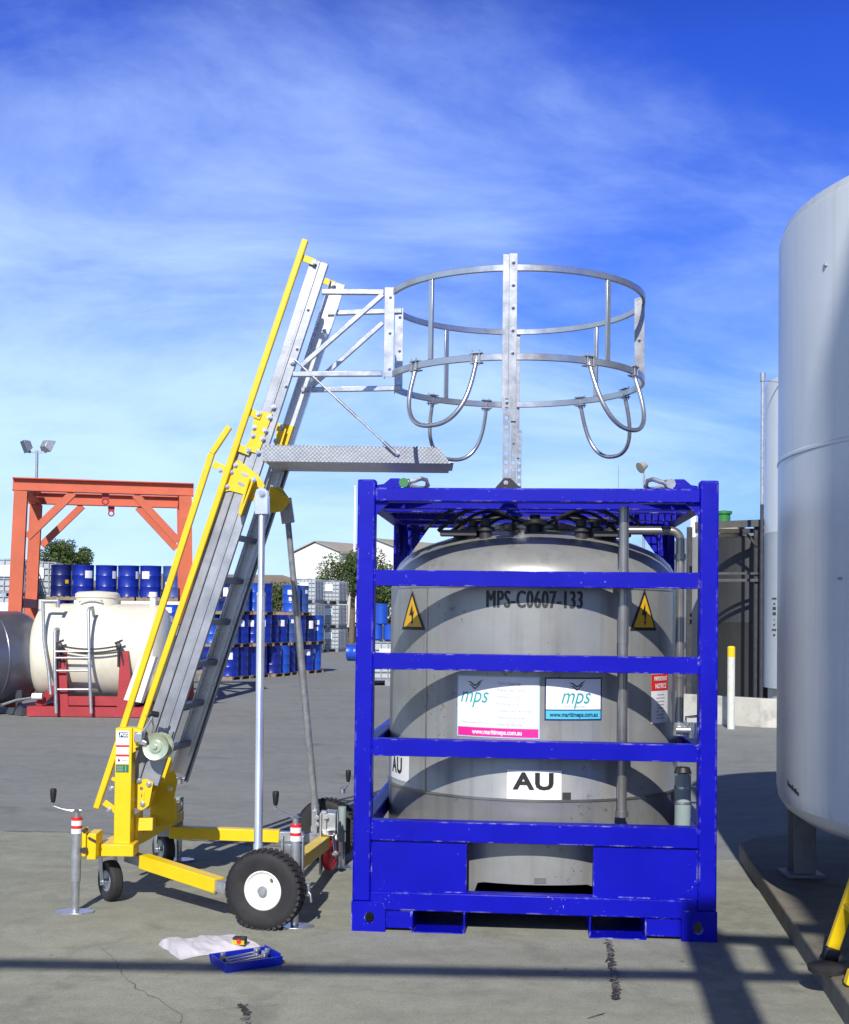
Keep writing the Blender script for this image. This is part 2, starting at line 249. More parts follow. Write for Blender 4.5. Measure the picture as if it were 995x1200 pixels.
# ------------------------------------------------------------------ mesh builder
class MB:
    def __init__(s): s.bm = bmesh.new(); s.marks = []
    def nxt(s): s.marks.append(len(s.bm.verts)); return s
    def v(s, p): return s.bm.verts.new(p)
    def face(s, vs):
        try: return s.bm.faces.new(vs)
        except ValueError: return None
    def poly(s, pts): return s.face([s.v(p) for p in pts])
    def hexa(s, a, b):                                   # two quads, same order
        A = [s.v(p) for p in a]; B = [s.v(p) for p in b]; n = len(A)
        s.face(A[::-1]); s.face(B)
        for i in range(n): s.face([A[i], A[(i + 1) % n], B[(i + 1) % n], B[i]])
        return s
    def box(s, x0, x1, y0, y1, z0, z1):
        return s.hexa([(x0, y0, z0), (x1, y0, z0), (x1, y1, z0), (x0, y1, z0)], [(x0, y0, z1), (x1, y0, z1), (x1, y1, z1), (x0, y1, z1)])
    def prism(s, pts, ext):
        ext = V(ext); a = [V(p) for p in pts]
        return s.hexa(a, [p + ext for p in a])
    def bar(s, p, q, w, h, up=(0, 0, 1)):                # w across, h along up
        p, q = V(p), V(q); d = (q - p).normalized(); up = V(up)
        side = d.cross(up)
        if side.length < 1e-4: side = d.cross(V((1, 0, 0)))
        side.normalize(); u = side.cross(d).normalized()
        k = [side * w / 2 * i + u * h / 2 * j for i, j in ((-1, -1), (1, -1), (1, 1), (-1, 1))]
        return s.hexa([p + o for o in k], [q + o for o in k])
    def tube(s, pts, r, seg=10, closed=False, rr=None):
        pts = [V(p) for p in pts]; n = len(pts); rings = []
        ref = None
        for i in range(n):
            a = pts[i - 1] if (i > 0 or closed) else pts[i]; b = pts[(i + 1) % n] if (i < n - 1 or closed) else pts[i]
            d = (b - a).normalized()
            if ref is None:
                ref = d.orthogonal().normalized()
            ref = (ref - d * ref.dot(d)).normalized(); bi = d.cross(ref)
            rad = rr[i] if rr else r
            rings.append([s.v(pts[i] + (ref * math.cos(t) + bi * math.sin(t)) * rad) for t in [2 * math.pi * k / seg for k in range(seg)]])
        for i in range(n if closed else n - 1):
            A, B = rings[i], rings[(i + 1) % n]
            off = 0
            if closed and i == n - 1:
                off = min(range(seg), key=lambda o: (A[0].co - B[o].co).length)
            for k in range(seg): s.face([A[k], A[(k + 1) % seg], B[(k + 1 + off) % seg], B[(k + off) % seg]])
        if not closed: s.face(rings[0][::-1]); s.face(rings[-1])
        return s
    def cyl(s, p, q, r, r2=None, seg=20): return s.tube([p, q], r, seg, rr=[r, r if r2 is None else r2])
    def lathe(s, prof, p=(0, 0, 0), d=(0, 0, 1), seg=32, start=0.0):   # prof: (radius, along)
        p = V(p); d = V(d).normalized()
        a = d.orthogonal().normalized()
        if abs(d.z) > 0.99: a = V((1, 0, 0))
        b = d.cross(a); rings = []
        for r, z in prof:
            if r < 1e-5: rings.append([s.v(p + d * z)])
            else: rings.append([s.v(p + d * z + (a * math.cos(t) + b * math.sin(t)) * r) for t in [start + 2 * math.pi * k / seg for k in range(seg)]])
        for A, B in zip(rings, rings[1:]):
            for k in range(seg):
                k2 = (k + 1) % seg
                if len(A) == 1 and len(B) == 1: continue
                if len(A) == 1: s.face([A[0], B[k2], B[k]])
                elif len(B) == 1: s.face([A[k], A[k2], B[0]])
                else: s.face([A[k], A[k2], B[k2], B[k]])
        return s
    def ring(s, c, rad, w, h, a0=0.0, a1=360.0, n=72):     # rectangular section, flat circle
        c = V(c); full = abs(a1 - a0) >= 359.9; rings = []
        for i in range(n if full else n + 1):
            t = R(a0 + (a1 - a0) * i / n); u = V((math.cos(t), math.sin(t), 0))
            rings.append([s.v(c + u * (rad + dx) + V((0, 0, dz))) for dx, dz in ((-w / 2, -h / 2), (w / 2, -h / 2), (w / 2, h / 2), (-w / 2, h / 2))])
        for i in range(n):
            A = rings[i]; B = rings[(i + 1) % len(rings)]
            for k in range(4): s.face([A[k], A[(k + 1) % 4], B[(k + 1) % 4], B[k]])
        if not full: s.face(rings[0][::-1]); s.face(rings[-1])
        return s
    def ball(s, c, r, u=10, v_=6, sz=(1, 1, 1)):
        g = bmesh.ops.create_uvsphere(s.bm, u_segments=u, v_segments=v_, radius=r)
        for q in g['verts']: q.co = V((q.co.x * sz[0], q.co.y * sz[1], q.co.z * sz[2])) + V(c)
        return s
    def bolt(s, p, n, r=0.011, h=0.009):                  # hexagon head on a washer
        s.nxt(); p, n = V(p), V(n).normalized()
        s.cyl(p, p + n * 0.003, r * 1.35, seg=12); s.cyl(p + n * 0.003, p + n * (0.003 + h), r, seg=6); s.cyl(p + n * (0.003 + h), p + n * (0.008 + h), r * 0.55, seg=8)
        return s
    def move(s, f):
        for q in s.bm.verts: q.co = f(q.co)
        return s
    def build(s, name, m, parent=None, bevel=0.0, smooth=38, world=False, seg=2):
        if s.marks:                                        # one object for each marked piece
            s.bm.verts.ensure_lookup_table(); s.bm.verts.index_update(); mk = [m_ for m_ in s.marks if m_ > 0 and m_ < len(s.bm.verts)]; pieces = []
            for lo_, hi_ in zip([0] + mk, mk + [len(s.bm.verts)]):
                if hi_ <= lo_: continue
                nb = MB(); vm = {i: nb.bm.verts.new(s.bm.verts[i].co) for i in range(lo_, hi_)}; pieces.append((nb, vm, lo_, hi_))
            s.bm.faces.ensure_lookup_table()
            for f in s.bm.faces:
                i0 = f.verts[0].index
                for nb, vm, lo_, hi_ in pieces:
                    if lo_ <= i0 < hi_: nb.bm.faces.new([vm[q.index] for q in f.verts]).material_index = f.material_index; break
            s.bm.free(); out = None
            for nb, *_r in pieces: out = nb.build(name, m, parent, bevel, smooth, world, seg)
            return out
        me = bpy.data.meshes.new(name)
        bmesh.ops.recalc_face_normals(s.bm, faces=s.bm.faces[:])
        inv = None; loc = None
        if parent is not None and world:
            r = parent
            while r.parent: r = r.parent
            inv = ROOT[r.name]
            for q in s.bm.verts: q.co = inv @ q.co
        elif parent is None:
            vs = [q.co for q in s.bm.verts]
            lo = [min(c[i] for c in vs) for i in range(3)]; hi = [max(c[i] for c in vs) for i in range(3)]
            loc = V(((lo[0] + hi[0]) / 2, (lo[1] + hi[1]) / 2, lo[2]))
            for q in s.bm.verts: q.co -= loc
        s.bm.to_mesh(me); s.bm.free()
        if smooth:
            me.shade_smooth(); me.set_sharp_from_angle(angle=R(smooth))
        for mm in (m if isinstance(m, (list, tuple)) else [m]): me.materials.append(mm)
        o = bpy.data.objects.new(name, me); C.objects.link(o)
        if parent is not None: o.parent = parent
        if loc is not None: o.location = loc
        if bevel:
            b = o.modifiers.new('bevel', 'BEVEL'); b.width = bevel; b.segments = seg; b.limit_method = 'ANGLE'; b.angle_limit = R(40); b.harden_normals = False
        return o
ROOT = {}
def thing(name, label, cat, loc=(0, 0, 0), rotz=0.0, group=None):
    o = bpy.data.objects.new(name, None); C.objects.link(o); o.empty_display_size = 0.2
    o.location = loc; o.rotation_euler = (0, 0, rotz); o['label'] = label; o['category'] = cat
    if group: o['group'] = group
    ROOT[o.name] = (Matrix.Translation(V(loc)) @ Matrix.Rotation(rotz, 4, 'Z')).inverted()
    return o
def tag(o, label, cat, group=None):
    o['label'] = label; o['category'] = cat
    if group: o['group'] = group
    return o
def struct(o): o['kind'] = 'structure'; return o
def dup(root, loc, rotz=0.0, label=None, group=None):
    r = root.copy(); C.objects.link(r); r.location = loc; r.rotation_euler = (0, 0, rotz)
    if label: r['label'] = label
    if group: r['group'] = group
    for ch in root.children:
        c = ch.copy(); C.objects.link(c); c.parent = r
        for g in ch.children:
            d = g.copy(); C.objects.link(d); d.parent = c
    return r
def text_bm(body, size, bold=0.0, sx=1.0, shear=0.0, align='CENTER', space=1.0, line=1.0):
    cu = bpy.data.curves.new('lettering', 'FONT'); cu.body = body; cu.size = size; cu.align_x = align; cu.align_y = 'CENTER'
    cu.offset = bold; cu.shear = shear; cu.space_character = space; cu.space_line = line; cu.resolution_u = 3
    o = bpy.data.objects.new('lettering', cu); C.objects.link(o)
    dg = bpy.context.evaluated_depsgraph_get()
    me = bpy.data.meshes.new_from_object(o.evaluated_get(dg))
    b = MB(); b.bm.from_mesh(me)
    for q in b.bm.verts: q.co.x *= sx
    bpy.data.objects.remove(o); bpy.data.curves.remove(cu); bpy.data.meshes.remove(me)
    return b
ORD = ['first', 'second', 'third', 'fourth', 'fifth', 'sixth', 'seventh', 'eighth', 'ninth', 'tenth', 'eleventh', 'twelfth']
# ------------------------------------------------------------------ the setting: yard, slab, tank pad
b = MB()
b.poly([(-900, -60, 0), (900, -60, 0), (900, 1500, 0), (-900, 1500, 0)])
g_ = b.build('asphalt_yard', M['asphalt'], smooth=0); struct(g_)
def sheet(name, pts, z, m, kind='structure', jag=0.0):
    b = MB(); b.poly([(p[0] + rnd.uniform(-jag, jag), p[1] + rnd.uniform(-jag, jag), z) for p in pts])
    o = b.build(name, m, smooth=0); o['kind'] = kind; return o
# concrete apron in the foreground; its far edge runs slightly uneven
eL = G(-40, 974); eA = G(110, 977); eM = G(420, 1000); eR = G(842, 1008)
edge = [eL + (eL - eA) * 6]
for p_, q_ in ((eL, eA), (eA, eM), (eM, eR), (eR, eR + (eR - eM) * 0.25)):
    n_ = max(2, int((q_ - p_).length / 0.07))
    for i_ in range(n_):
        w_ = p_.lerp(q_, i_ / n_); edge.append(w_ + V((0, 0.035 * noise.noise(V((w_.x * 2.3, 0, 0))) + 0.02 * noise.noise(V((w_.x * 11, 2, 0))), 0)))
edge.append(eR + (eR - eM) * 0.25)
pts = [(-14, -12, 0)] + [tuple(p) for p in edge] + [(2.35, -12, 0)]
sheet('concrete_apron', [(p[0], p[1]) for p in pts], 0.004, M['slab'])
# raised pad under the big tank, with a kerb edge towards us (its edge runs from (865,1010) to (985,1200) in the photo)
k0, k1 = G(866, 1008), G(992, 1204)
kd = (k1 - k0).normalized()
ka, kb = k0 - kd * 0.0, k1 + kd * 6
corner = [V((k0.x + 0.18, k0.y + 0.28, 0)), V((k0.x + 0.45, k0.y + 0.38, 0))]
poly = [tuple(kb), tuple(ka), *[tuple(c) for c in corner], (6.5, k0.y + 0.2, 0), (6.5, kb.y, 0)]
b = MB()
b.hexa([(p[0], p[1], -0.02) for p in poly], [(p[0], p[1], 0.11) for p in poly])
struct(b.build('tank_pad', M['padc'], bevel=0.012, smooth=0))
# cracks and tar stains of the apron
def crack(name, pts, w, m, z=0.008, jag=0.006, step=0.05):
    L_, Rr = [], []
    path = []
    for p, q in zip(pts, pts[1:]):
        n = max(2, int((q - p).length / step))
        for i in range(n): path.append(p.lerp(q, i / n))
    path.append(pts[-1])
    b = MB(); prev = None
    for i, p in enumerate(path):
        d = (path[min(i + 1, len(path) - 1)] - path[max(0, i - 1)]).normalized(); s = V((d.y, -d.x, 0))
        o = s * rnd.gauss(0, jag)
        ww = w * rnd.uniform(0.35, 1.25) * (0.25 if i in (0, len(path) - 1) else 1)
        l, r = p + o + s * ww, p + o - s * ww
        cur = (b.v((l.x, l.y, z)), b.v((r.x, r.y, z)))
        if prev: b.face([prev[0], cur[0], cur[1], prev[1]])
        prev = cur
    struct(b.build(name, m, smooth=0))
def tar(pts, w=0.02):
    b = MB(); nz = 0
    for p, q in zip(pts, pts[1:]):
        n = int((q - p).length / 0.0045)
        for i in range(n):
            c = p.lerp(q, i / n)
            if noise.noise(V((c.x * 6, c.y * 9, 2))) < -0.42: continue
            c = c + V((rnd.gauss(0, w * 0.36), rnd.gauss(0, 0.006), 0)); r = w * rnd.uniform(0.25, 0.6); k = rnd.randint(5, 8); a0 = rnd.random() * 6; nz += 1
            b.poly([(c.x + math.cos(a0 + 6.283 * j / k) * r * rnd.uniform(0.6, 1.2), c.y + math.sin(a0 + 6.283 * j / k) * r * rnd.uniform(0.7, 1.6), 0.0065 + 0.00002 * nz) for j in range(k)])
    struct(b.build('tar_stain', M['tar'], smooth=0))
tar([G(714, 1103), G(716, 1130), G(721, 1152), G(723, 1174)])
tar([G(283, 1178), G(288, 1190), G(292, 1206)])
crack('ground_crack', [G(112, 1106), G(130, 1122), G(143, 1143), G(160, 1160), G(190, 1176), G(212, 1190), G(213, 1206)], 0.0015, M['crack'])
crack('ground_crack', [G(212, 1190), G(245, 1186), G(300, 1182), G(335, 1178)], 0.0013, M['crack'])
crack('ground_crack', [G(690, 1196), G(700, 1191), G(710, 1190)], 0.006, M['tar'])
crack('ground_crack', [G(120, 978), G(260, 988), G(420, 1001)], 0.012, M['crack'])
crack('ground_crack', [G(0, 975), G(60, 976), G(120, 978)], 0.010, M['crack'])

# ------------------------------------------------------------------ tank container (offshore frame with a stainless tank)
TC = V((0.637, 7.247, 0)); TY = R(-4.5)
tcr = thing('tank_container', 'open blue steel cage frame holding a grey stainless tank, with MPS boards and AU placards', 'tank container', TC, TY)
TM = Matrix.Translation(TC) @ Matrix.Rotation(TY, 4, 'Z')
HW, HD, PW, TOP = 0.915, 0.95, 0.092, 2.31
BL = M['blue']
for sx in (-1, 1):
    for sy in (-1, 1):
        b = MB(); x = sx * (HW - PW / 2); y = sy * (HD - PW / 2)
        b.box(x - PW / 2, x + PW / 2, y - PW / 2, y + PW / 2, 0.155, TOP)
        b.build('corner_post', BL, tcr, bevel=0.008)
def plate_hole(b, x0, x1, z0, z1, cx, cz, rx, rz, f, n=28):
    ang = [2 * math.pi * i / n for i in range(n)] + [math.atan2(zz - cz, xx - cx) % (2 * math.pi) for xx in (x0, x1) for zz in (z0, z1)]
    ang = sorted(set(round(a, 5) for a in ang)); rows = []
    for a in ang:
        c, s = math.cos(a), math.sin(a)
        t = min(((x1 - cx) / c if c > 1e-6 else (x0 - cx) / c if c < -1e-6 else 9), ((z1 - cz) / s if s > 1e-6 else (z0 - cz) / s if s < -1e-6 else 9))
        o = (cx + c * t, cz + s * t); i_ = (cx + rx * c, cz + rz * s)
        rows.append([b.v(f(o[0], o[1], 0)), b.v(f(i_[0], i_[1], 0)), b.v(f(i_[0], i_[1], 1)), b.v(f(o[0], o[1], 1))])
    k = len(rows)
    for i in range(k):
        A, B = rows[i], rows[(i + 1) % k]
        for j in range(4): b.face([A[j], A[(j + 1) % 4], B[(j + 1) % 4], B[j]])
for sx in (-1, 1):                                        # bottom corner castings with a slot hole
    for sy in (-1, 1):
        b = MB(); x0, x1 = sorted((sx * (HW + 0.003), sx * (HW - 0.172)))
        hx = sx * (HW - 0.092)
        plate_hole(b, x0, x1, 0, 0.155, hx, 0.075, 0.024, 0.030, lambda x, z, d, sy=sy: (x, sy * (HD + 0.004) - sy * 0.02 * d, z))
        ys = sorted((sy * (HD - 0.018), sy * (HD - 0.16)))
        b.box(x0 + 0.002, x0 + 0.018, ys[0], ys[1], 0, 0.152); b.box(x1 - 0.018, x1 - 0.002, ys[0], ys[1], 0, 0.152)
        b.box(x0 + 0.018, x1 - 0.018, ys[0], ys[1], 0, 0.014)
        b.build('corner_casting', BL, tcr)
XI = HW - PW
zs = [(1.764, 1.845), (1.335, 1.419), (0.894, 0.981), (0.465, 0.566)]
for z0, z1 in zs:
    b = MB(); b.box(-XI, XI, -HD + 0.006, -HD + 0.084, z0, z1)
    for s in (-1, 1):                                      # weld beads at the posts
        b.tube([V((s * XI, -HD + 0.006, z0 + (z1 - z0) * i / 9)) + V((s * -0.002 * (i % 2), 0.001 * (i % 3), 0)) for i in range(10)], 0.005, 6); b.tube([V((s * XI, -HD + 0.006 + 0.078 * i / 7, z1)) for i in range(8)], 0.005, 6)
    b.build('crossbar', BL, tcr, bevel=0.007)
for sy, nm in ((-1, 'bottom_rail'), (1, 'bottom_rail')):
    b = MB(); y = sorted((sy * (HD - 0.003), sy * (HD - 0.088)))
    b.box(-XI - 0.0, XI + 0.0, y[0], y[1], 0.112, 0.206); b.build(nm, BL, tcr, bevel=0.006)
for sy in (-1, 1):
    b = MB(); y = sorted((sy * (HD - 0.004), sy * (HD - 0.088)))
    b.box(-XI, XI, y[0], y[1], 2.196, 2.268); b.build('top_rail', BL, tcr, bevel=0.006)
for sx in (-1, 1):
    x = sorted((sx * (HW - 0.006), sx * (HW - 0.084)))
    b = MB(); b.box(x[0], x[1], -HD + PW, HD - PW, 2.196, 2.268); b.build('top_rail', BL, tcr, bevel=0.006)
    b = MB(); b.box(x[0], x[1], -HD + PW, HD - PW, 0.112, 0.206); b.build('bottom_rail', BL, tcr, bevel=0.006)
    for z0, z1 in ((0.88, 0.955), (0.47, 0.56)):
        b = MB(); b.box(x[0], x[1], -HD + PW, HD - PW, z0, z1); b.build('side_bar', BL, tcr, bevel=0.006)
    for z0, z1 in ((0.88, 0.955), (0.47, 0.56), (1.335, 1.419)):
        if sx > 0:
            b = MB(); b.box(-XI, XI, HD - 0.084, HD - 0.006, z0, z1); b.build('rear_bar', BL, tcr, bevel=0.006)
# lower front panels and rear panels
for x0, x1 in ((-XI, -0.335), (0.305, XI)):
    b = MB(); b.box(x0, x1, -HD + 0.024, -HD + 0.032, 0.206, 0.465)
    b.box(x0 if x0 > 0 else x1 - 0.012, x0 + 0.012 if x0 > 0 else x1, -HD + 0.0325, -HD + 0.08, 0.206, 0.465)
    b.build('front_panel', BL, tcr)
# fork pockets run the whole depth
for x0, x1 in ((-0.612, -0.338), (0.286, 0.572)):
    b = MB(); t = 0.009
    b.box(x0, x1, -HD + 0.002, HD - 0.002, 0.0, t)
    b.box(x0, x0 + t, -HD + 0.002, HD - 0.002, t, 0.1115); b.box(x1 - t, x1, -HD + 0.002, HD - 0.002, t, 0.1115)
    b.build('fork_pocket', BL, tcr, bevel=0.003)
for x0, x1 in ((-0.742, -0.613), (0.573, 0.742)):
    b = MB(); b.box(x0, x1, -HD + 0.016, -HD + 0.024, 0.022, 0.1115); b.build('skirt_plate', BL, tcr)
# floor plate carrying the tank
b = MB(); b.box(-XI + 0.02, XI - 0.02, -HD + 0.10, HD - 0.1, 0.114, 0.126)
b.build('floor_plate', M['darksteel'], tcr)
b = MB()
for a in range(4):
    t = R(45 + 90 * a); b.nxt(); b.bar((0.60 * math.cos(t), 0.60 * math.sin(t), 0.125), (0.60 * math.cos(t), 0.60 * math.sin(t), 0.36), 0.10, 0.012, up=(math.cos(t), math.sin(t), 0))
b.build('tank_foot', BL, tcr)
# corner gussets
for sx in (-1, 1):
    for sy in (-1, 1):
        b = MB(); x = sx * XI; y = sy * (HD - 0.03); zt = 2.196
        b.prism([(x, y, zt), (x - sx * 0.07, y, zt), (x, y, zt - 0.07)], (0, -sy * 0.02, 0))
        xs = sx * (HW - 0.035); ys = sy * (HD - PW)
        b.prism([(xs, ys, zt), (xs, ys - sy * 0.22, zt), (xs, ys, zt - 0.2)], (-sx * 0.014, 0, 0))
        if sy > 0: b.prism([(x, y - 0.004, zt), (x - sx * 0.14, y - 0.004, zt), (x, y - 0.004, zt - 0.2)], (0, 0.003, 0))
        b.build('gusset', BL, tcr)
# roof beams and grating strips
for y in (-0.62, -0.40, 0.12, 0.5):
    b = MB(); b.box(-HW + 0.085, HW - 0.085, y - 0.03, y + 0.03, 2.185, 2.25); b.build('roof_beam', BL, tcr, bevel=0.004)
for x0, x1, y0, y1 in ((-0.80, -0.42, -0.36, 0.09), (0.42, 0.80, -0.36, 0.09), (-0.80, 0.80, 0.54, 0.85), (-0.80, -0.42, 0.16, 0.46), (0.42, 0.80, 0.16, 0.46)):
    b = MB(); n = int((x1 - x0) / 0.038)
    for i in range(n + 1):
        x = x0 + (x1 - x0) * i / n; b.box(x - 0.003, x + 0.003, y0, y1, 2.215, 2.247)
    for k in range(5):
        y = y0 + (y1 - y0) * k / 4; b.box(x0, x1, y - 0.003, y + 0.003, 2.249, 2.256)
    b.build('roof_grating', M['darksteel'], tcr, smooth=0)
# lifting lugs with shackles
for sx in (-1, 1):
    X = sx * 0.735; Y = -HD + 0.19
    b = MB(); b.prism([(sx * 0.835, Y - 0.016, 2.268), (X, Y - 0.016, 2.268), (X - sx * 0.035, Y - 0.016, 2.30), (X - sx * 0.02, Y - 0.016, 2.335), (X + sx * 0.03, Y - 0.016, 2.335), (sx * 0.80, Y - 0.016, 2.305), (sx * 0.835, Y - 0.016, 2.30)], (0, 0.032, 0))
    b.build('lifting_lug', BL, tcr, bevel=0.004)
    b = MB(); c = V((X - sx * 0.02, Y, 2.30))
    bow = [c + V((-sx * 0.05, -0.045, 0.012)), c + V((-sx * 0.08, -0.047, 0.018)), c + V((-sx * 0.115, -0.05, 0.03)), c + V((-sx * 0.14, -0.03, 0.025)), c + V((-sx * 0.148, 0, 0.0)), c + V((-sx * 0.13, 0.03, -0.012)), c + V((-sx * 0.10, 0.05, -0.01)), c + V((-sx * 0.06, 0.047, 0)), c + V((-sx * 0.03, 0.045, 0.0))]
    b.tube(bow, 0.012, 8); b.ball(c + V((-sx * 0.045, -0.045, 0.01)), 0.02, 8, 6)
    sh = b.build('shackle', M['steel'], tcr)
    b = MB(); b.cyl(c + V((-sx * 0.028, -0.075, 0.004)), c + V((-sx * 0.028, 0.07, 0.004)), 0.019, seg=14)
    b.cyl(c + V((-sx * 0.028, -0.09, 0.004)), c + V((-sx * 0.028, -0.075, 0.004)), 0.026, seg=8)
    b.build('shackle_pin', M['green'] if sx < 0 else M['steel'], sh)
# the tank
TR = 0.83
prof = [(0.0, 0.30), (0.30, 0.305), (0.55, 0.325), (0.72, 0.35), (0.80, 0.39), (0.828, 0.43), (TR, 0.46), (TR, 0.655), (TR + 0.004, 0.662), (TR + 0.004, 0.668), (TR, 0.675),
        (TR, 1.20), (TR, 1.72), (0.829, 1.77), (0.822, 1.82), (0.806, 1.87), (0.78, 1.915), (0.74, 1.955), (0.68, 1.992), (0.60, 2.027), (0.50, 2.06), (0.38, 2.088), (0.25, 2.106), (0.12, 2.115), (0, 2.118)]
b = MB(); b.lathe(prof, seg=96)
tank = b.build('tank', M['stainless'], tcr, smooth=30)
# cylindrical skirt under the tank with a low opening in front
b = MB(); cols = []
for i in range(145):
    t = R(-180 + 360 * i / 144); a = abs(t - 0.015)
    zl = 0.128 if a > 0.40 else 0.236 - 0.030 * max(0, (a - 0.33) / 0.07) ** 2
    cols.append([b.v((r * math.sin(t), -r * math.cos(t), z)) for r, z in ((TR - 0.0015, zl), (TR - 0.0015, 0.47), (TR - 0.012, 0.47), (TR - 0.012, zl))])
for A_, B_ in zip(cols, cols[1:]):
    for k in range(4): b.face([A_[k], B_[k], B_[(k + 1) % 4], A_[(k + 1) % 4]])
b.build('tank_skirt', M['stainless'], tank, smooth=30)
def cyl_at(px, py):
    lo, hi = R(-78), R(84); z = 1.2
    for _ in range(3):
        lo, hi = R(-78), R(84)
        for _i in range(40):
            t = (lo + hi) / 2; q = proj(TM @ V((TR * math.sin(t), -TR * math.cos(t), z)))
            if q[0] < px: lo = t
            else: hi = t
        zl, zh = 0.0, 2.5
        for _i in range(40):
            z = (zl + zh) / 2; q = proj(TM @ V((TR * math.sin(t), -TR * math.cos(t), z)))
            if q[1] > py: zl = z
            else: zh = z
    return t, z
def cpt(t, z, r): return V((r * math.sin(t), -r * math.cos(t), z))
def patch(name, t0, t1, z0, z1, m, parent, r0=TR + 0.001, r1=TR + 0.003, n=12):
    b = MB(); A = []
    for i in range(n + 1):
        t = t0 + (t1 - t0) * i / n; A.append([b.v(cpt(t, z0, r1)), b.v(cpt(t, z1, r1)), b.v(cpt(t, z1, r0)), b.v(cpt(t, z0, r0))])
    for P0, P1 in zip(A, A[1:]):
        for k in range(4): b.face([P0[k], P1[k], P1[(k + 1) % 4], P0[(k + 1) % 4]])
    b.face(A[0]); b.face(A[-1][::-1])
    return b.build(name, m, parent, smooth=25)
def wrap(b, tc_, zc, r=TR + 0.004): return b.move(lambda c: cpt(tc_ + c.x / TR, zc + c.y, r + c.z))
def write(parent, body, size, tc_, zc, m, r=TR + 0.0045, name='lettering', **k):
    b = text_bm(body, size, **k); wrap(b, tc_, zc, r); return b.build(name, m, parent, smooth=0)
def lines_at(t, z0, lst, size, gap, parent, m, **k):
    for i, s in enumerate(lst): write(parent, s, size, t, z0 - i * gap, m, **k)
# hand rail weld seams, vertical seam, band weld
b = MB(); b.ring((0, 0, 0.668), TR + 0.004, 0.006, 0.012, n=96); b.nxt(); b.ring((0, 0, 1.765), TR - 0.001, 0.004, 0.006, n=96); b.build('weld_seam', M['pipe'], tank)
t_, z_ = cyl_at(500, 800)
b = MB(); b.bar(cpt(t_, 0.675, TR), cpt(t_, 1.76, TR), 0.008, 0.005, up=cpt(t_, 0, 1)); b.build('weld_seam', M['pipe'], tank)
# serial number
t0, z0 = cyl_at(566, 703); t1, z1 = cyl_at(687, 703)
b = MB()
for i in range(4):                                         # heavy condensed stencil: four strokes side by side
    q = text_bm('MPS-C0607-133', 0.128, sx=0.545, space=1.12); q.move(lambda c: V((c.x + 0.0026 * (i - 1.5), c.y, 0.00008 * i))); me_ = bpy.data.meshes.new('t'); q.bm.to_mesh(me_); q.bm.free(); b.bm.from_mesh(me_); bpy.data.meshes.remove(me_)
wrap(b, (t0 + t1) / 2, z0, TR + 0.002); b.build('lettering', M['inkdark'], tank, smooth=0)
# large service board
t0, z0 = cyl_at(536, 862); t1, z1 = cyl_at(633, 793)
sb = patch('service_board', t0, t1, z0, z1, M['cyanedge'], tank)
mg = 0.006
patch('board_face', t0 + mg / TR, t1 - mg / TR, z0 + 0.052, z1 - mg, M['decal'], sb, r1=TR + 0.0045)
patch('web_strip', t0 + mg / TR, t1 - mg / TR, z0 + mg, z0 + 0.05, M['pink'], sb, r1=TR + 0.0045)
tm = (t0 + t1) / 2; rr_ = TR + 0.0058
write(sb, 'www.maritimeps.com.au', 0.034, tm, z0 + 0.028, M['decal'], r=rr_, sx=0.78, bold=0.001)
write(sb, 'mps', 0.118, t0 + 0.095 / TR, z1 - 0.105, M['teal'], r=rr_, sx=0.80, shear=0.32)
lines_at(t0 + 0.225 / TR, z1 - 0.038, ['Tank Cleaning'], 0.021, 0.036, sb, M['inkfade'], r=rr_, align='LEFT')
lines_at(t0 + 0.225 / TR, z1 - 0.073, ['Pressurised Tanks', 'Filtration Units', 'Pumping Units', 'Containment Bunding', 'Technical Services', 'Flushing Services'], 0.0215, 0.0355, sb, M['inkfade'], r=rr_, align='LEFT', sx=0.92)
lines_at(t0 + 0.035 / TR, z0 + 0.075, ['Maritime Pressurised Services'], 0.012, 0.03, sb, M['inkfade'], r=rr_, align='LEFT')
def birds(parent, tc_, zc, s):
    b = MB()
    for dy, k in ((0.0, 1.0), (-0.016, 0.78)):
        up = [(-0.5 * k, 0.12), (-0.3 * k, 0.10), (-0.05, -0.08), (0.06, -0.06), (0.28 * k, 0.14), (0.52 * k, 0.24)]
        lo = [(-0.5 * k, 0.10), (-0.3 * k, 0.01), (-0.06, -0.17), (0.05, -0.15), (0.3 * k, 0.05), (0.52 * k, 0.23)]
        for i in range(5): b.poly([(up[i][0] * s, up[i][1] * s + dy, 0), (up[i + 1][0] * s, up[i + 1][1] * s + dy, 0), (lo[i + 1][0] * s, lo[i + 1][1] * s + dy, 0), (lo[i][0] * s, lo[i][1] * s + dy, 0)])
    wrap(b, tc_, zc, rr_); b.build('bird_emblem', M['inkdark'], parent, smooth=0)
birds(sb, t0 + 0.105 / TR, z1 - 0.042, 0.085)
# small blue-framed board
t0, z0 = cyl_at(638, 844); t1, z1 = cyl_at(705, 794)
sb = patch('company_board', t0, t1, z0, z1, M['navy'], tank)
patch('board_face', t0 + 0.007 / TR, t1 - 0.007 / TR, z0 + 0.056, z1 - 0.007, M['decal'], sb, r1=TR + 0.0045)
patch('web_strip', t0 + 0.007 / TR, t1 - 0.007 / TR, z0 + 0.007, z0 + 0.050, M['cyan'], sb, r1=TR + 0.0045)
tm = (t0 + t1) / 2
write(sb, 'www.maritimeps.com.au', 0.033, tm + 0.003, z0 + 0.029, M['navy'], r=rr_, sx=0.78, bold=0.001)
write(sb, 'mps', 0.118, tm + 0.006, z1 - 0.098, M['teal'], r=rr_, sx=0.80, shear=0.32)
write(sb, 'Maritime Pressurised', 0.013, tm + 0.003, z1 - 0.150, M['inkfade'], r=rr_)
birds(sb, tm + 0.02, z1 - 0.036, 0.085)
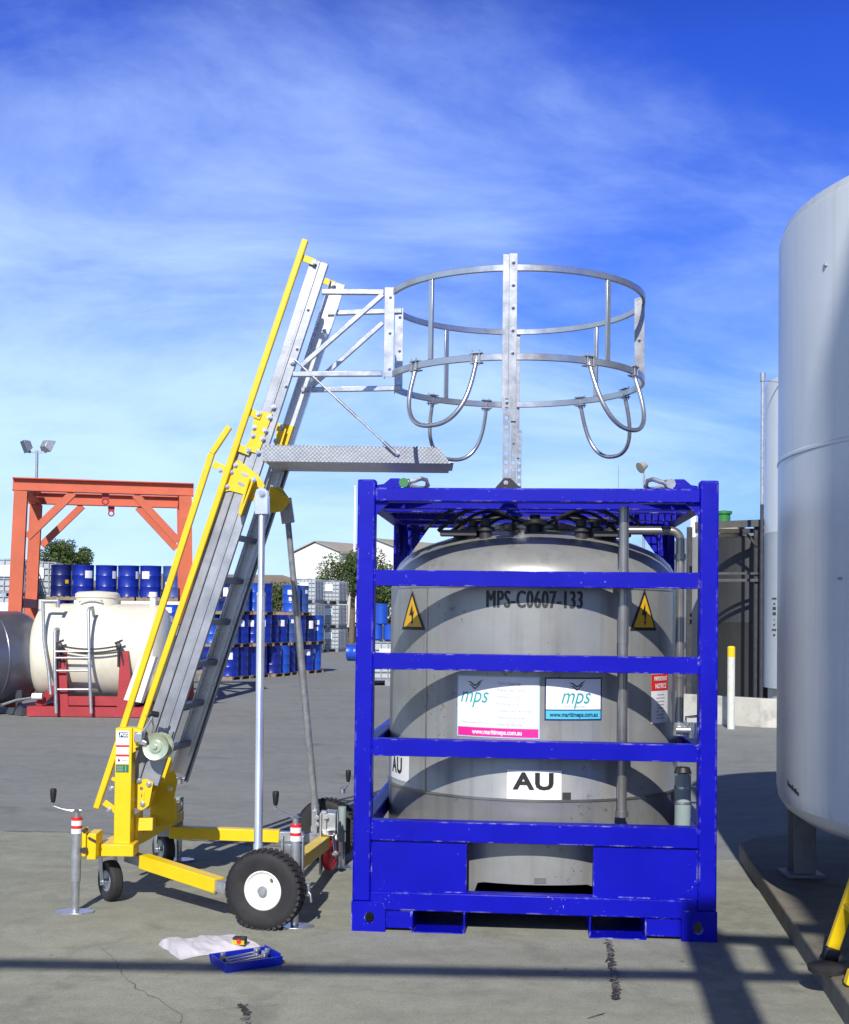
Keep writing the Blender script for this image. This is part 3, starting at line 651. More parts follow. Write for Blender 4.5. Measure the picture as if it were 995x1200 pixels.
# AU placards
for (xa, ya, xb, yb, sz, txt) in ((594, 936, 658, 903, 0.118, 1), (458.8, 918, 479.5, 884, 0.118, 2)):
    t0, z0 = cyl_at(xa, ya); t1, z1 = cyl_at(xb, yb)
    if txt == 2:
        t0 = t1 - 0.30 / TR; zh = cyl_at(478, 900)[1]; z0, z1 = zh - 0.077, zh + 0.075
    ap = patch('placard', t0, t1, z0, z1, M['decal'], tank, n=16)
    write(ap, 'AU', sz, (t0 + t1) / 2, (z0 + z1) / 2 + (0.014 if txt == 1 else 0), M['ink'], bold=0.0045, sx=1.22 if txt == 1 else 0.92, space=1.1)
# maker's plate beside the AU placard, and at the bottom
for (xa, ya, w, h) in ((664, 933, 0.045, 0.038), (633, 1032, 0.06, 0.028)):
    t0, z0 = cyl_at(xa, ya); pl = patch('data_plate', t0 - w / 2 / TR, t0 + w / 2 / TR, z0 - h / 2, z0 + h / 2, M['darksteel'] if w < 0.05 else M['pipe'], tank)
# high-voltage triangles (cut with a slightly wider base)
for (xl, xr, xt, yb, yt) in ((471.5, 498.5, 483.5, 738, 692), (738, 768.5, 752, 739, 690)):
    tl, zl = cyl_at(xl, yb); tr, zr = cyl_at(xr, yb); tt, zt = cyl_at(xt, yt)
    tt = (tl + tr) / 2; zb = (zl + zr) / 2; wd_ = (tr - tl) * TR; hh = zt - zb
    def tri(s, z, m, nm, par, dz=0.0):
        b = MB(); n = 8
        cxy = (0, hh * 0.36)
        P3 = [(-wd_ / 2, 0), (wd_ / 2, 0), (0, hh)]
        P3 = [(cxy[0] + (p[0] - cxy[0]) * s, cxy[1] + (p[1] - cxy[1]) * s) for p in P3]
        rows = []
        for i in range(n + 1):
            k = i / n; l = V(P3[0] + (0,)).lerp(V(P3[2] + (0,)), k); r = V(P3[1] + (0,)).lerp(V(P3[2] + (0,)), k)
            rows.append([b.v(l.lerp(r, j / 6)) for j in range(7)] if i < n else [b.v(l)])
        for A, B in zip(rows, rows[1:]):
            for j in range(6):
                if len(B) == 1: b.face([A[j], A[j + 1], B[0]])
                else: b.face([A[j], A[j + 1], B[j + 1], B[j]])
        wrap(b, tt, zb, z); return b.build(nm, m, par, smooth=0)
    ws = tri(1.0, TR + 0.003, M['ink'], 'warning_sign', tank)
    tri(0.78, TR + 0.0042, M['warn'], 'sign_face', ws)
    b = MB()
    for q in ([(0.012, 0.66), (-0.11, 0.36), (-0.02, 0.38), (0.04, 0.43)], [(-0.02, 0.38), (0.10, 0.50), (0.045, 0.28), (-0.005, 0.31)], [(0.045, 0.28), (0.03, 0.20), (0.01, 0.20), (-0.005, 0.31)], [(-0.035, 0.22), (0.065, 0.215), (0.012, 0.12)]):
        b.poly([(x * wd_, y * hh, 0) for x, y in q])
    wrap(b, tt, zb, TR + 0.0055); b.build('lightning_bolt', M['ink'], ws, smooth=0)
# important notice
t0, z0 = cyl_at(763, 848); t1, z1 = cyl_at(782, 789)
nb = patch('notice', t0, t1, z0, z1, M['decal'], tank)
patch('notice_header', t0, t1, z1 - 0.09, z1 - 0.001, M['redink'], nb, r1=TR + 0.0042)
tm = (t0 + t1) / 2
write(nb, 'IMPORTANT', 0.032, tm, z1 - 0.026, M['decal'], r=rr_, sx=0.78, bold=0.001)
write(nb, 'NOTICE', 0.036, tm, z1 - 0.066, M['decal'], r=rr_, sx=0.9, bold=0.001)
b = MB()
for i in range(8):
    w = (0.06 + 0.05 * rnd.random()); z = z1 - 0.115 - i * 0.018
    bb = [(-w / 2, z, 0), (w / 2, z, 0), (w / 2, z + 0.005, 0), (-w / 2, z + 0.005, 0)]
    b.poly([cpt(tm + p[0] / TR, p[1], TR + 0.0045) for p in bb])
b.build('fine_print', M['inkfade'], nb, smooth=0)
# manway on the dome with clamps and hoses
b = MB(); b.lathe([(0.27, 2.02), (0.27, 2.11), (0.30, 2.11), (0.30, 2.13), (0.28, 2.145), (0.0, 2.165)], seg=40)
mw = b.build('manway', M['pipe'], tank, smooth=35)
b = MB()
for k in range(8):
    b.nxt(); t = R(22.5 + 45 * k); p = V((0.315 * math.cos(t), 0.315 * math.sin(t), 0))
    b.cyl(p + V((0, 0, 2.06)), p + V((0, 0, 2.17)), 0.009, seg=8); b.lathe([(0.03, -0.006), (0.036, 0), (0.03, 0.006), (0.024, 0), (0.03, -0.006)], p + V((0, 0, 2.172)), seg=14)
    b.bar(p + V((0, 0, 2.172)) - V((0.03, 0, 0)), p + V((0, 0, 2.172)) + V((0.03, 0, 0)), 0.008, 0.008)
b.build('clamp_wheel', M['darksteel'], mw)
b = MB()
for sx in (-1, 1):
    for k in range(5):
        x0 = sx * (0.06 + 0.02 * k); x1 = sx * (0.32 + 0.07 * k)
        b.nxt(); hp = [V((x0 + (x1 - x0) * j / 14, -0.26 - 0.05 * k - 0.08 * math.sin(j / 14 * 2.2), 2.135 + 0.006 * k + (0.045 + 0.008 * k) * math.sin(j / 14 * math.pi) - 0.075 * (j / 14) ** 2)) for j in range(15)]; b.tube(hp, 0.009 + 0.002 * (k % 2), 8)
b.nxt(); b.lathe([(0.05, 2.05), (0.05, 2.12), (0.065, 2.12), (0.065, 2.15), (0.03, 2.16), (0.03, 2.18), (0, 2.18)], (0, -0.36, 0), seg=16)
b.build('hose', M['black'], mw)
b = MB()
for x, y in ((-0.34, -0.42), (-0.27, -0.47), (0.33, -0.42), (0.25, -0.47), (-0.42, -0.32), (0.42, -0.3)):
    b.nxt(); b.lathe([(0.034, 1.98), (0.034, 2.08), (0.05, 2.08), (0.05, 2.10), (0.028, 2.11), (0.028, 2.14), (0, 2.14)], (x, y, 0), seg=14)
    b.bar((x - 0.05, y, 2.145), (x + 0.05, y, 2.145), 0.016, 0.01)
b.build('valve', M['darksteel'], tank)
b = MB()
for sx in (-1, 1): b.nxt(); b.box(sx * 0.42 - 0.1, sx * 0.42 + 0.1, -0.48, -0.36, 2.055, 2.085)
b.nxt(); b.box(-0.44, 0.44, -0.22, -0.19, 2.17, 2.18)
b.build('manway_bracket', M['darksteel'], tank)
# pipes
tp = None
b = MB(); xp = (lambda q: q)(0)
pw = P(730, 780, 6.42); pl = TM.inverted() @ pw; pxl, pyl = pl.x, -0.79
zt_, zb_ = 2.19, 0.60
b.cyl((pxl, pyl, zb_), (pxl, pyl, zt_), 0.026, seg=18); b.cyl((pxl, pyl, 1.48), (pxl, pyl, 1.86), 0.029, seg=18)
b.cyl((pxl, pyl, zb_ - 0.01), (pxl, pyl, zb_ + 0.02), 0.034, seg=14)
b.box(pxl - 0.05, pxl + 0.05, pyl - 0.008, pyl + 0.10, 1.76, 1.79); b.box(pxl - 0.05, pxl + 0.05, pyl - 0.008, pyl + 0.10, 0.93, 0.955)
b.build('vent_pipe', M['pipe'], tcr)
b = MB(); q = TM.inverted() @ P(797, 700, 6.66); x, y = q.x, q.y
arc = [V((x, y, 1.05)), V((x, y, 2.03))] + [V((x - 0.055 + 0.055 * math.cos(R(a)), y, 2.03 + 0.055 * math.sin(R(a)))) for a in range(15, 91, 15)] + [V((x - 0.33, y, 2.085))]
b.tube(arc, 0.023, 14); b.cyl((x, y, 1.93), (x, y, 1.96), 0.03, seg=14); b.cyl((x, y, 1.30), (x, y, 1.34), 0.03, seg=14)
op = b.build('overflow_pipe', M['pipe'], tcr)
b = MB(); b.cyl((x, y, 0.99), (x, y, 1.06), 0.036, seg=14); b.cyl((x - 0.02, y - 0.03, 1.02), (x + 0.09, y - 0.03, 1.02), 0.022, seg=12)
b.tube([(x + 0.03, y - 0.03, 1.02), (x + 0.03, y - 0.04, 1.09), (x + 0.12, y - 0.04, 1.10)], 0.008, 8); b.cyl((x + 0.075, y - 0.03, 0.98), (x + 0.075, y - 0.03, 1.06), 0.03, seg=10)
b.build('drain_valve', M['steel'], op)
b = MB(); q = TM.inverted() @ P(800, 940, 6.62); x, y = q.x, q.y
b.cyl((x, y, 0.47), (x, y, 0.80), 0.043, seg=22); dt = b.build('document_tube', M['pvc'], tcr, bevel=0.004)
b = MB(); b.cyl((x, y, 0.795), (x, y, 0.825), 0.047, 0.036, seg=20); b.build('tube_cap', M['black'], dt)
b = MB()
for z in (0.64, 0.72): b.nxt(); b.lathe([(0.0445, -0.006), (0.047, -0.006), (0.047, 0.006), (0.0445, 0.006), (0.0445, -0.006)], (x, y, z), seg=22); b.box(x + 0.04, x + 0.075, y - 0.012, y + 0.012, z - 0.004, z + 0.004)
b.build('strap', M['steel'], dt)
# ------------------------------------------------------------------ mobile access ladder with gangway and safety cage
YN, YF = 6.95, 7.41
DF = V((0.075, YF - YN, 0.0))                           # near side -> far side
al = thing('access_ladder', 'yellow and galvanised mobile access ladder on wheels with gangway and round safety cage', 'access ladder', (-1.0, 7.1, 0))
YE, GV, AL_, BR, ST = M['yellow'], M['galv'], M['alu'], M['bright'], M['steel']
def pb(b, name, m, parent=al, **k): return b.build(name, m, parent, world=True, **k)
A, B = P(189, 874, YN), P(374.5, 306, YN)
u = (B - A); u.y = 0; u.normalize(); nl = V((-u.z, 0, u.x))   # nl: away from the gangway, up-left
def channel(b, p, q, w, d, t, inward):                   # web facing the outside, two flanges pointing inward
    yy = V((0, inward, 0)); dirn = (q - p).normalized()
    b.bar(p + yy * t / 2, q + yy * t / 2, t, w, up=nl)
    for s in (-1, 1):
        o = nl * s * (w / 2 - t / 2) + yy * (t + (d - t) / 2)
        b.bar(p + o, q + o, d - t, t, up=nl)
# upper (fly) rails, then lower (base) rails tucked outside
for far in (0, 1):
    off = DF if far else V((0, 0, 0)); inw = -1 if far else 1
    lo = u * -0.22
    b = MB(); channel(b, A + off + lo, B + off, 0.098 if far else 0.102, 0.045, 0.005, inw)
    b.bar(A + off + V((0, -inw * 0.003, 0)) + u * 0.0, B + off + V((0, -inw * 0.003, 0)), 0.006, 0.012, up=nl)
    pb(b, 'mast_rail', M['deck'] if far else AL_, bevel=0.002)  # far rail gets a paler aluminium to offset the shade it lies in
    c0 = A + nl * 0.083 + u * -0.25; c1 = A + nl * 0.083 + u * 1.70
    if far: off = DF + nl * -0.083
    b = MB(); channel(b, c0 + off - (nl * 0.06 if far else nl * 0), c1 + off - (nl * 0.06 if far else nl * 0), 0.02 if far else 0.058, 0.05, 0.005, inw)
    if not far: b.bar(c0 + off + V((0, -inw * 0.004, 0)) + nl * -0.025, c1 + off + V((0, -inw * 0.004, 0)) + nl * -0.025, 0.005, 0.006, up=nl)
    pb(b, 'base_rail', AL_ if far else M['aludark'], bevel=0.002)
for k in range(7):
    s = -0.03 + 0.252 * k
    b = MB(); p = A + u * s; b.bar(p + V((0, 0.006, 0)), p + DF - V((0, 0.006, 0)), 0.034, 0.034, up=nl)
    pb(b, 'rung', AL_, bevel=0.003)
b = MB()
for o_ in (0.030, -0.028): b.nxt(); b.bar(A + DF - nl * o_ + u * -0.1 + V((0, -0.048, 0)), A + DF - nl * o_ + u * 1.75 + V((0, -0.048, 0)), 0.006, 0.006, up=nl)
pb(b, 'edge_bead', BR)
# hand rails
hw_ = 0.035
for far in (0, 1):
    off = DF if far else V((0, 0, 0))
    b = MB(); b.bar(P(163.5, 857, YN - 0.02) + off, P(358, 281, YN - 0.02) + off, hw_, hw_, up=nl); pb(b, 'handrail', YE, bevel=0.006)
    b = MB(); q = [P(269, 500, YN - 0.02), P(248, 532, YN - 0.02), P(140, 866, YN - 0.02), P(113, 947, YN - 0.02)]
    for i in range(3):
        b.bar(q[i] + off + (V((0, 0.001, 0)) if i == 1 else V((0, 0, 0))), q[i + 1] + off + (V((0, 0.001, 0)) if i == 1 else V((0, 0, 0))), hw_ - 0.002 * (i != 1), hw_ - 0.002 * (i != 1), up=nl)
    pb(b, 'lower_handrail', YE, bevel=0.005)
    # small flat brackets from hand rails to the rails
    b = MB()
    def flat(p, q, w, t=0.008, dy=-0.006):
        b.nxt(); b.bar(P(*p, YN + dy) + off, P(*q, YN + dy) + off, t, w, up=(0, 0, 1))
    flat((352, 301), (370, 308), 0.038, dy=-0.012); flat((288, 481), (306, 488), 0.042, dy=-0.014); flat((275, 523), (293, 530), 0.04, dy=-0.014)
    flat((250, 544), (270, 553), 0.04, dy=-0.014); flat((122, 940), (136, 950), 0.034)
    if not far: flat((131, 912), (139, 916), 0.02)
    pb(b, 'rail_bracket', YE, bevel=0.002)
    ye = -0.016
    b = MB()
    for x, y in ((368, 308), (303, 485), (291, 528), (258, 551), (128, 949), (131, 924)): b.bolt(P(x, y, YN - 0.018) + off, (0, -1, 0), 0.011)
    pb(b, 'bolt', ST, smooth=30)
    # clamp plate and pivot plate
    b = MB(); b.prism([P(x, y, YN - 0.010) + off for x, y in ((299.5, 481), (319.5, 484.5), (303, 531.5), (289.5, 528.5))], (0, 0.006, 0))
    pl_ = pb(b, 'clamp_plate', YE, bevel=0.0015)
    if not far:
        out = [(262, 561), (272, 539.5), (281, 540), (303.5, 557.5), (310.5, 569), (303, 587), (297.5, 588), (283, 578.5), (269, 575), (259, 577)]
        b = MB(); b.prism([P(x, y, YN - 0.0102) for x, y in out], (0, 0.007, 0)); pp = pb(b, 'pivot_plate', YE, bevel=0.0015)
        b = MB()
        for (x, y) in ((286.5, 556), (283, 567.5)):
            c = P(x, y, YN - 0.0118); ring_ = []
            for a in range(16):
                t = 2 * math.pi * a / 16; ring_.append(c + V((math.cos(t) * 0.021 + math.sin(t) * 0.0, 0, math.sin(t) * 0.011 - math.cos(t) * 0.007)))
            b.prism(ring_, (0, 0.004, 0))
        pb(b, 'slot', M['alu'], pp, smooth=0)
        b = MB()
        for p, q in (((293, 561), (281, 603)), ((298.5, 560), (282.5, 604))): b.nxt(); b.bar(P(*p, YN - 0.045), P(*q, YN - 0.045), 0.07, 0.011, up=nl)
        b.cyl(P(283, 592, YN - 0.08), P(283, 592, YN - 0.01), 0.009, seg=10)
        pb(b, 'lock_lever', YE, bevel=0.002)
        b = MB()
        for x, y in ((276, 545), (271, 553), (266, 570), (298, 501), (296.5, 510.5), (311, 504.5), (308, 514), (316, 489), (302.5, 530), (320.5, 477)): b.bolt(P(x, y, YN - 0.011), (0, -1, 0), 0.011)
        b.bolt(P(297.5, 562, YN - 0.078), (0, -1, 0), 0.011)
        pb(b, 'bolt', ST, smooth=30)
    else:
        b = MB()
        b.prism([P(x, y, YF + 0.02) for x, y in ((316, 571), (330, 571), (341, 587), (331, 599), (319, 601), (314, 597))], (0, 0.012, 0))
        b.prism([P(x, y, YF - 0.075) for x, y in ((316, 571), (330, 571), (341, 587), (331, 599), (319, 601), (314, 597))], (0, 0.008, 0))
        b.bar(P(318, 572, YF - 0.07), P(340, 588, YF - 0.06), 0.16, 0.01)
        pb(b, 'pivot_plate', YE, bevel=0.0015)
        b = MB()
        for x, y in ((329, 503), (323.5, 517)): b.bolt(P(x, y, YF - 0.052), (0, -1, 0), 0.012)
        pb(b, 'bolt', ST, smooth=30)
        b = MB(); b.prism([P(x, y, YF - 0.05) for x, y in ((328, 500), (335.5, 502.5), (329, 524), (321, 522))], (0, 0.006, 0)); b.bar(P(323, 501, YF - 0.055), P(330, 504, YF - 0.055), 0.006, 0.03)
        pb(b, 'clamp_plate', YE)
b = MB()
for x, y in ((361, 362), (335, 452), (348, 408)): b.bolt(P(x, y, YN - 0.001), (0, -1, 0), 0.008)
for x, y in ((380, 388), (362, 440)): b.bolt(P(x, y, YF - 0.05), (0, -1, 0), 0.009)
pb(b, 'bolt', ST, smooth=30)
# white board between the hand rails
b = MB(); b.prism([P(x, y, YN + 0.12) for x, y in ((164, 768), (185, 770), (168, 824), (145, 820))], (0, 0.006, 0)); pb(b, 'document_board', M['white'])
# bottom post with labels, base channel, mast seat
PX0, PX1 = P(133, 985, 6.83), P(152.5, 985, 6.83)
zt0 = P(142, 853, 6.83).z; zb0 = P(142, 990, 6.83).z
b = MB(); b.box(PX0.x, PX1.x, 6.83, 6.93, zb0 - 0.02, zt0)
post = pb(b, 'post', YE, bevel=0.005)
b = MB(); b.prism([(PX1.x + 0.001, 6.845, zt0), (PX1.x + 0.05, 6.845, zt0 - 0.01), (PX1.x + 0.06, 6.845, zt0 - 0.10), (PX1.x + 0.001, 6.845, zt0 - 0.14)], (0, 0.07, 0)); pb(b, 'post_cheek', YE, bevel=0.003)
xa, xb_ = PX0.x + 0.006, PX0.x + 0.076
def lab(nm, y0, y1, m, par, dy=0.0, x0=None, x1=None):
    z0, z1 = P(142, y1, 6.83).z, P(142, y0, 6.83).z
    b = MB(); b.box(xa if x0 is None else x0, xb_ if x1 is None else x1, 6.8275 - dy, 6.8295, z0, z1); return pb(b, nm, m, par, smooth=0)
lb = lab('label', 856, 895, M['decal'], post)
for y0, y1 in ((873, 875.4), (884, 886.4)): lab('red_stripe', y0, y1, M['redink'], lb, 0.0012)
lab('logo_panel', 858, 864, M['navy'], lb, 0.0012, xa + 0.012, xb_ - 0.006)
t = text_bm('LPGD', 0.026, bold=0.001, sx=0.9); zc_ = P(142, 861, 6.83).z; xc_ = (xa + 0.012 + xb_ - 0.006) / 2
t.move(lambda c: V((xc_ + c.x, 6.825, zc_ + c.y))); pb(t, 'logo_lettering', M['decal'], lb, smooth=0)
zc2 = P(142, 890.5, 6.83).z
b = MB(); b.prism([(xa + 0.010, 6.8268, zc2 - 0.008), (xa + 0.026, 6.8268, zc2 - 0.008), (xa + 0.014, 6.8268, zc2 + 0.010)], (0, 0.001, 0)); b.box(xa + 0.03, xb_ - 0.01, 6.8268, 6.8278, zc2 - 0.002, zc2 + 0.001); pb(b, 'pictogram', M['ink'], lb, smooth=0)
gl = lab('green_label', 896, 905, M['greenink'], post)
b = MB()
for i in range(4):
    z = P(142, 898 + i * 1.7, 6.83).z; b.box(xa + 0.004, xa + 0.04, 6.8262, 6.8272, z - 0.0015, z + 0.0015)
b.box(xb_ - 0.018, xb_ - 0.014, 6.8262, 6.8272, P(142, 904, 6.83).z, P(142, 897, 6.83).z)
pb(b, 'fine_print', M['inkfade'], gl, smooth=0)
b = MB()
bz0, bz1 = P(123, 1002, 6.83).z, P(123, 988, 6.83).z
p0 = V((P(122, 995, 6.80).x + 0.02, 6.80, (bz0 + bz1) / 2)); p1 = V((P(204, 960, 8.02).x, 8.02, (bz0 + bz1) / 2))
b.bar(p0, p1, 0.13, bz1 - bz0); pb(b, 'base_beam', YE, bevel=0.004)
xl = P(101, 995, 6.79).x
b = MB(); b.box(xl, PX0.x + 0.12, 6.785, 6.92, bz0 + 0.001, bz1 + 0.001); pb(b, 'end_beam', YE, bevel=0.004)
# mast seat: near slotted plate, far cheek plates, cross plate
def poly_plate(nm, pts, Y, t, m=YE, par=al, bev=0.0015):
    b = MB(); b.prism([P(x, y, Y) for x, y in pts], (0, t, 0)); return pb(b, nm, m, par, bevel=bev)
b = MB()
pw0, pw1 = P(156, 950, YN - 0.012), P(180, 912, YN - 0.012)
c_ = P(166.5, 928.5, YN - 0.012); outl = [(158, 918), (163, 914), (172, 912.5), (179.5, 917), (174.5, 944), (166, 949.5), (156, 946)]
ang = []; rows = []
N_ = 28
def ray_poly(cx_, cy_, a, poly):
    best = None; dx, dy = math.cos(a), math.sin(a)
    for i in range(len(poly)):
        (x1, y1), (x2, y2) = poly[i], poly[(i + 1) % len(poly)]
        ex, ey = x2 - x1, y2 - y1; den = dx * ey - dy * ex
        if abs(den) < 1e-9: continue
        t_ = ((x1 - cx_) * ey - (y1 - cy_) * ex) / den; s_ = ((x1 - cx_) * dy - (y1 - cy_) * dx) / den
        if t_ > 0 and -1e-6 <= s_ <= 1 + 1e-6: best = t_ if best is None else min(best, t_)
    return cx_ + dx * best, cy_ + dy * best
for a in sorted([2 * math.pi * i / N_ for i in range(N_)] + [math.atan2(y - 928.5, x - 166.5) % (2 * math.pi) for x, y in outl]):
    ox, oy = ray_poly(166.5, 928.5, a, outl)
    e_ = 1 / ((math.cos(a + 0.2) / 2.6) ** 2 + (math.sin(a + 0.2) / 7.2) ** 2) ** 0.5
    ix, iy = 166.5 + math.cos(a) * e_, 928.5 + math.sin(a) * e_
    rows.append([b.v(P(ox, oy, YN - 0.014)), b.v(P(ix, iy, YN - 0.014)), b.v(P(ix, iy, YN - 0.006)), b.v(P(ox, oy, YN - 0.006))])
for i in range(len(rows)):
    A_, B_ = rows[i], rows[(i + 1) % len(rows)]
    for j in range(4): b.face([A_[j], A_[(j + 1) % 4], B_[(j + 1) % 4], B_[j]])
pb(b, 'seat_plate', YE)
b = MB()
for x, y in ((163, 915), (174.5, 919), (157, 937), (167, 942)): b.bolt(P(x, y, YN - 0.016), (0, -1, 0), 0.012)
for x, y in ((199.5, 924), (184, 905)): b.bolt(P(x, y, YF - 0.06), (0, -1, 0), 0.011)
pb(b, 'bolt', ST, smooth=30)
poly_plate('seat_plate', [(170, 884), (200, 888), (208, 915), (204, 935), (203, 962), (176, 972), (176, 940), (168, 915)], YF + 0.005, 0.008)
poly_plate('seat_plate', [(186, 950), (206, 935), (207, 962), (188, 972)], YF + 0.25, 0.008)
poly_plate('web_plate', [(178, 928), (181, 926), (174, 947), (171, 950)], YN + 0.02, 0.05)
poly_plate('web_plate', [(157, 955), (160, 954), (160, 983), (157, 984)], 6.93, 0.16)
b = MB(); b.bar(P(168, 930, YN + 0.01), P(170, 930, YF), 0.012, 0.16); b.bar(P(165, 966, YN + 0.01), P(170, 964, YF), 0.13, 0.07)
pb(b, 'seat_cross_plate', YE, bevel=0.002)
b = MB(); b.box(P(196, 958, 7.9).x, P(208, 958, 7.9).x, 7.86, 8.02, bz1, bz1 + 0.06); pb(b, 'end_bracket', YE, bevel=0.003)
# hand winch
b = MB(); wc = P(185, 874.5, YN - 0.10); ax = V((-0.12, -1, 0.05)).normalized()
r_ = 0.076
b.lathe([(0.014, -0.05), (0.014, -0.048), (r_, -0.045), (r_, -0.039), (r_ * 0.97, -0.039), (r_ * 0.9, -0.034), (0.035, -0.034), (0.035, 0.034), (r_ * 0.9, 0.034), (r_ * 0.97, 0.030), (r_ * 0.99, 0.032), (r_, 0.037), (r_ * 0.96, 0.043), (r_ * 0.86, 0.040), (0.036, 0.038), (0.034, 0.046), (0.012, 0.046), (0.012, 0.06), (0, 0.06)], wc, ax, seg=40)
wi = pb(b, 'winch', M['winch'], smooth=30)
b = MB(); b.bar(P(163, 868, YN - 0.12), P(173, 872, YN - 0.13), 0.03, 0.034, up=(0, 0, 1)); b.box(*(lambda q: (q.x - 0.03, q.x + 0.02, q.y - 0.02, q.y + 0.05, q.z - 0.03, q.z + 0.03))(P(164, 864, YN - 0.12)))
pb(b, 'winch_gearbox', ST, wi, bevel=0.008)
b = MB(); b.bar(P(160, 878, YN - 0.10), P(177, 868, YN - 0.10), 0.05, 0.016, up=(0, 0, 1)); b.prism([P(x, y, YN - 0.14) for x, y in ((171, 857), (175, 872), (166, 875))], (0, 0.03, 0)); pb(b, 'winch_bracket', M['black'], wi, bevel=0.003)
b = MB(); b.tube([P(166, 859, YN - 0.16), P(173, 850, YN - 0.17), P(178, 842, YN - 0.17), P(179, 838, YN - 0.17)], 0.007, 8); b.tube([P(178, 842, YN - 0.14), P(180, 852, YN - 0.13), P(178, 862, YN - 0.11)], 0.005, 8); pb(b, 'winch_handle', ST, wi)
b = MB(); b.cyl(P(175.5, 836, YN - 0.17), P(186, 837.5, YN - 0.15), 0.017, seg=12); pb(b, 'winch_grip', M['black'], wi, bevel=0.004)
b = MB(); b.bar(A + u * 0.02 + V((0, -0.012, 0)), A + u * 0.10 + V((0, -0.012, 0)), 0.01, 0.085, up=nl); pb(b, 'winch_plate', AL_, bevel=0.002)
b = MB(); b.tube([wc + V((0.02, 0.02, 0.03)), A + u * 0.3 + V((0.02, 0.20, 0)), A + u * 1.45 + V((0.02, 0.2, 0))], 0.004, 6); pb(b, 'winch_cable', M['darksteel'])
# outrigger arms: yellow sleeve + galvanised inner tube
zA = P(212, 1020, 6.7).z
def arm(p, q, s0, s1, w=0.072, h=0.075):
    b = MB(); d = q - p; b.bar(p, q, w - 0.018, h - 0.018); g = pb(b, 'arm_tube', GV, bevel=0.003)
    b = MB(); b.bar(p + d * s0, p + d * s1, w, h); pb(b, 'arm_sleeve', YE, bevel=0.004)
    b = MB(); e = p + d * (s1 - 0.03); b.bolt(e + V((0, 0, -h / 2)), (0, 0, -1), 0.008); b.bolt(p + d * (s0 + 0.05) + V((0, 0, -h / 2)), (0, 0, -1), 0.008); pb(b, 'bolt', ST, smooth=30)
arm(P(150, 1003, 7.0), P(268, 1041, 6.46), 0.17, 0.91)
arm(P(185, 974, 7.85), P(392, 982, 7.85), 0.07, 0.69)
# axle beam from the near wheel to the far corner
axn, axf = P(338, 1018, 6.50), P(383, 985, 7.75)
b = MB(); b.bar(axn, axf, 0.07, 0.075); pb(b, 'axle_beam', YE, bevel=0.004)
b = MB(); b.bar(P(268, 1041, 6.46), axn + V((0, -0.02, -0.03)), 0.05, 0.05); pb(b, 'axle_tube', GV, bevel=0.003)
# wheels
def road_wheel(c, ax, R_, W_, name='road_wheel', rimr=0.5, rimm=None, hubm=None):
    ax = V(ax).normalized(); w = W_ / 2
    b = MB()
    prof = [(R_ * rimr, -w * 0.72), (R_ * (rimr + 0.12), -w * 0.86), (R_ * 0.80, -w * 0.98), (R_ * 0.92, -w * 0.92), (R_ * 0.975, -w * 0.72), (R_ * 0.99, -w * 0.4), (R_ * 0.995, 0), (R_ * 0.99, w * 0.4), (R_ * 0.975, w * 0.72), (R_ * 0.92, w * 0.92), (R_ * 0.80, w * 0.98), (R_ * (rimr + 0.12), w * 0.86), (R_ * rimr, w * 0.72)]
    b.lathe(prof, c, ax, seg=56)
    if R_ > 0.15:                                          # tread blocks
        a = ax.orthogonal().normalized(); bi = ax.cross(a)
        for k in range(40):
            t = 2 * math.pi * k / 40
            for s in (-1, 1):
                tt = t + (0 if s > 0 else math.pi / 40); d = a * math.cos(tt) + bi * math.sin(tt); tg = ax.cross(d)
                b.bar(c + d * (R_ * 0.985) + ax * s * w * 0.22, c + d * (R_ * 0.965) + ax * s * w * 0.84 + tg * 0.012, 0.020, 0.016, up=d)
    ty = pb(b, name, M['rubber'], smooth=40)
    b = MB()
    for s in (1, -1):
        b.lathe([(R_ * rimr, s * w * 0.74), (R_ * rimr * 0.95, s * w * 0.82), (R_ * rimr * 0.90, s * w * 0.74), (R_ * rimr * 0.84, s * w * 0.60), (R_ * rimr * 0.45, s * w * 0.52), (R_ * rimr * 0.30, s * w * 0.62), (0, s * w * 0.62)], c, ax, seg=40)
    b.lathe([(R_ * rimr * 0.99, -w * 0.74), (R_ * rimr * 0.99, w * 0.74)], c, ax, seg=40)
    pb(b, 'rim', rimm or M['rim'], ty, smooth=30)
    b = MB(); b.lathe([(R_ * rimr * 0.24, -w * 0.7), (R_ * rimr * 0.24, w * 0.95), (R_ * rimr * 0.20, w * 1.05), (0, w * 1.06)], c, ax, seg=20); pb(b, 'hub', hubm or GV, ty, smooth=30)
    if R_ > 0.15:
        a = (V((0.55, 0, 0.65)) - ax * ax.dot(V((0.55, 0, 0.65)))).normalized()
        b = MB(); b.cyl(c + a * R_ * 0.34 + ax * w * 0.6, c + a * R_ * 0.40 + ax * w * 0.95, 0.007, seg=8); pb(b, 'valve_stem', M['black'], ty)
    return ty
n_ax = V((-0.26, -0.97, 0.0))
q = G(309, 1092); road_wheel(V((q.x, 6.40, 0.203)), n_ax, 0.202, 0.115)
road_wheel(V((P(384, 970, 8.2).x, 8.2, 0.203)), n_ax, 0.202, 0.115)
b = MB(); b.bar(V((q.x, 6.44, 0.20)), V((q.x + 0.12, 6.52, 0.22)), 0.03, 0.03); b.cyl(V((P(384, 970, 8.2).x, 8.2, 0.203)), V((P(384, 970, 8.2).x - 0.1, 7.85, 0.22)), 0.016, seg=10); pb(b, 'stub_axle', GV)
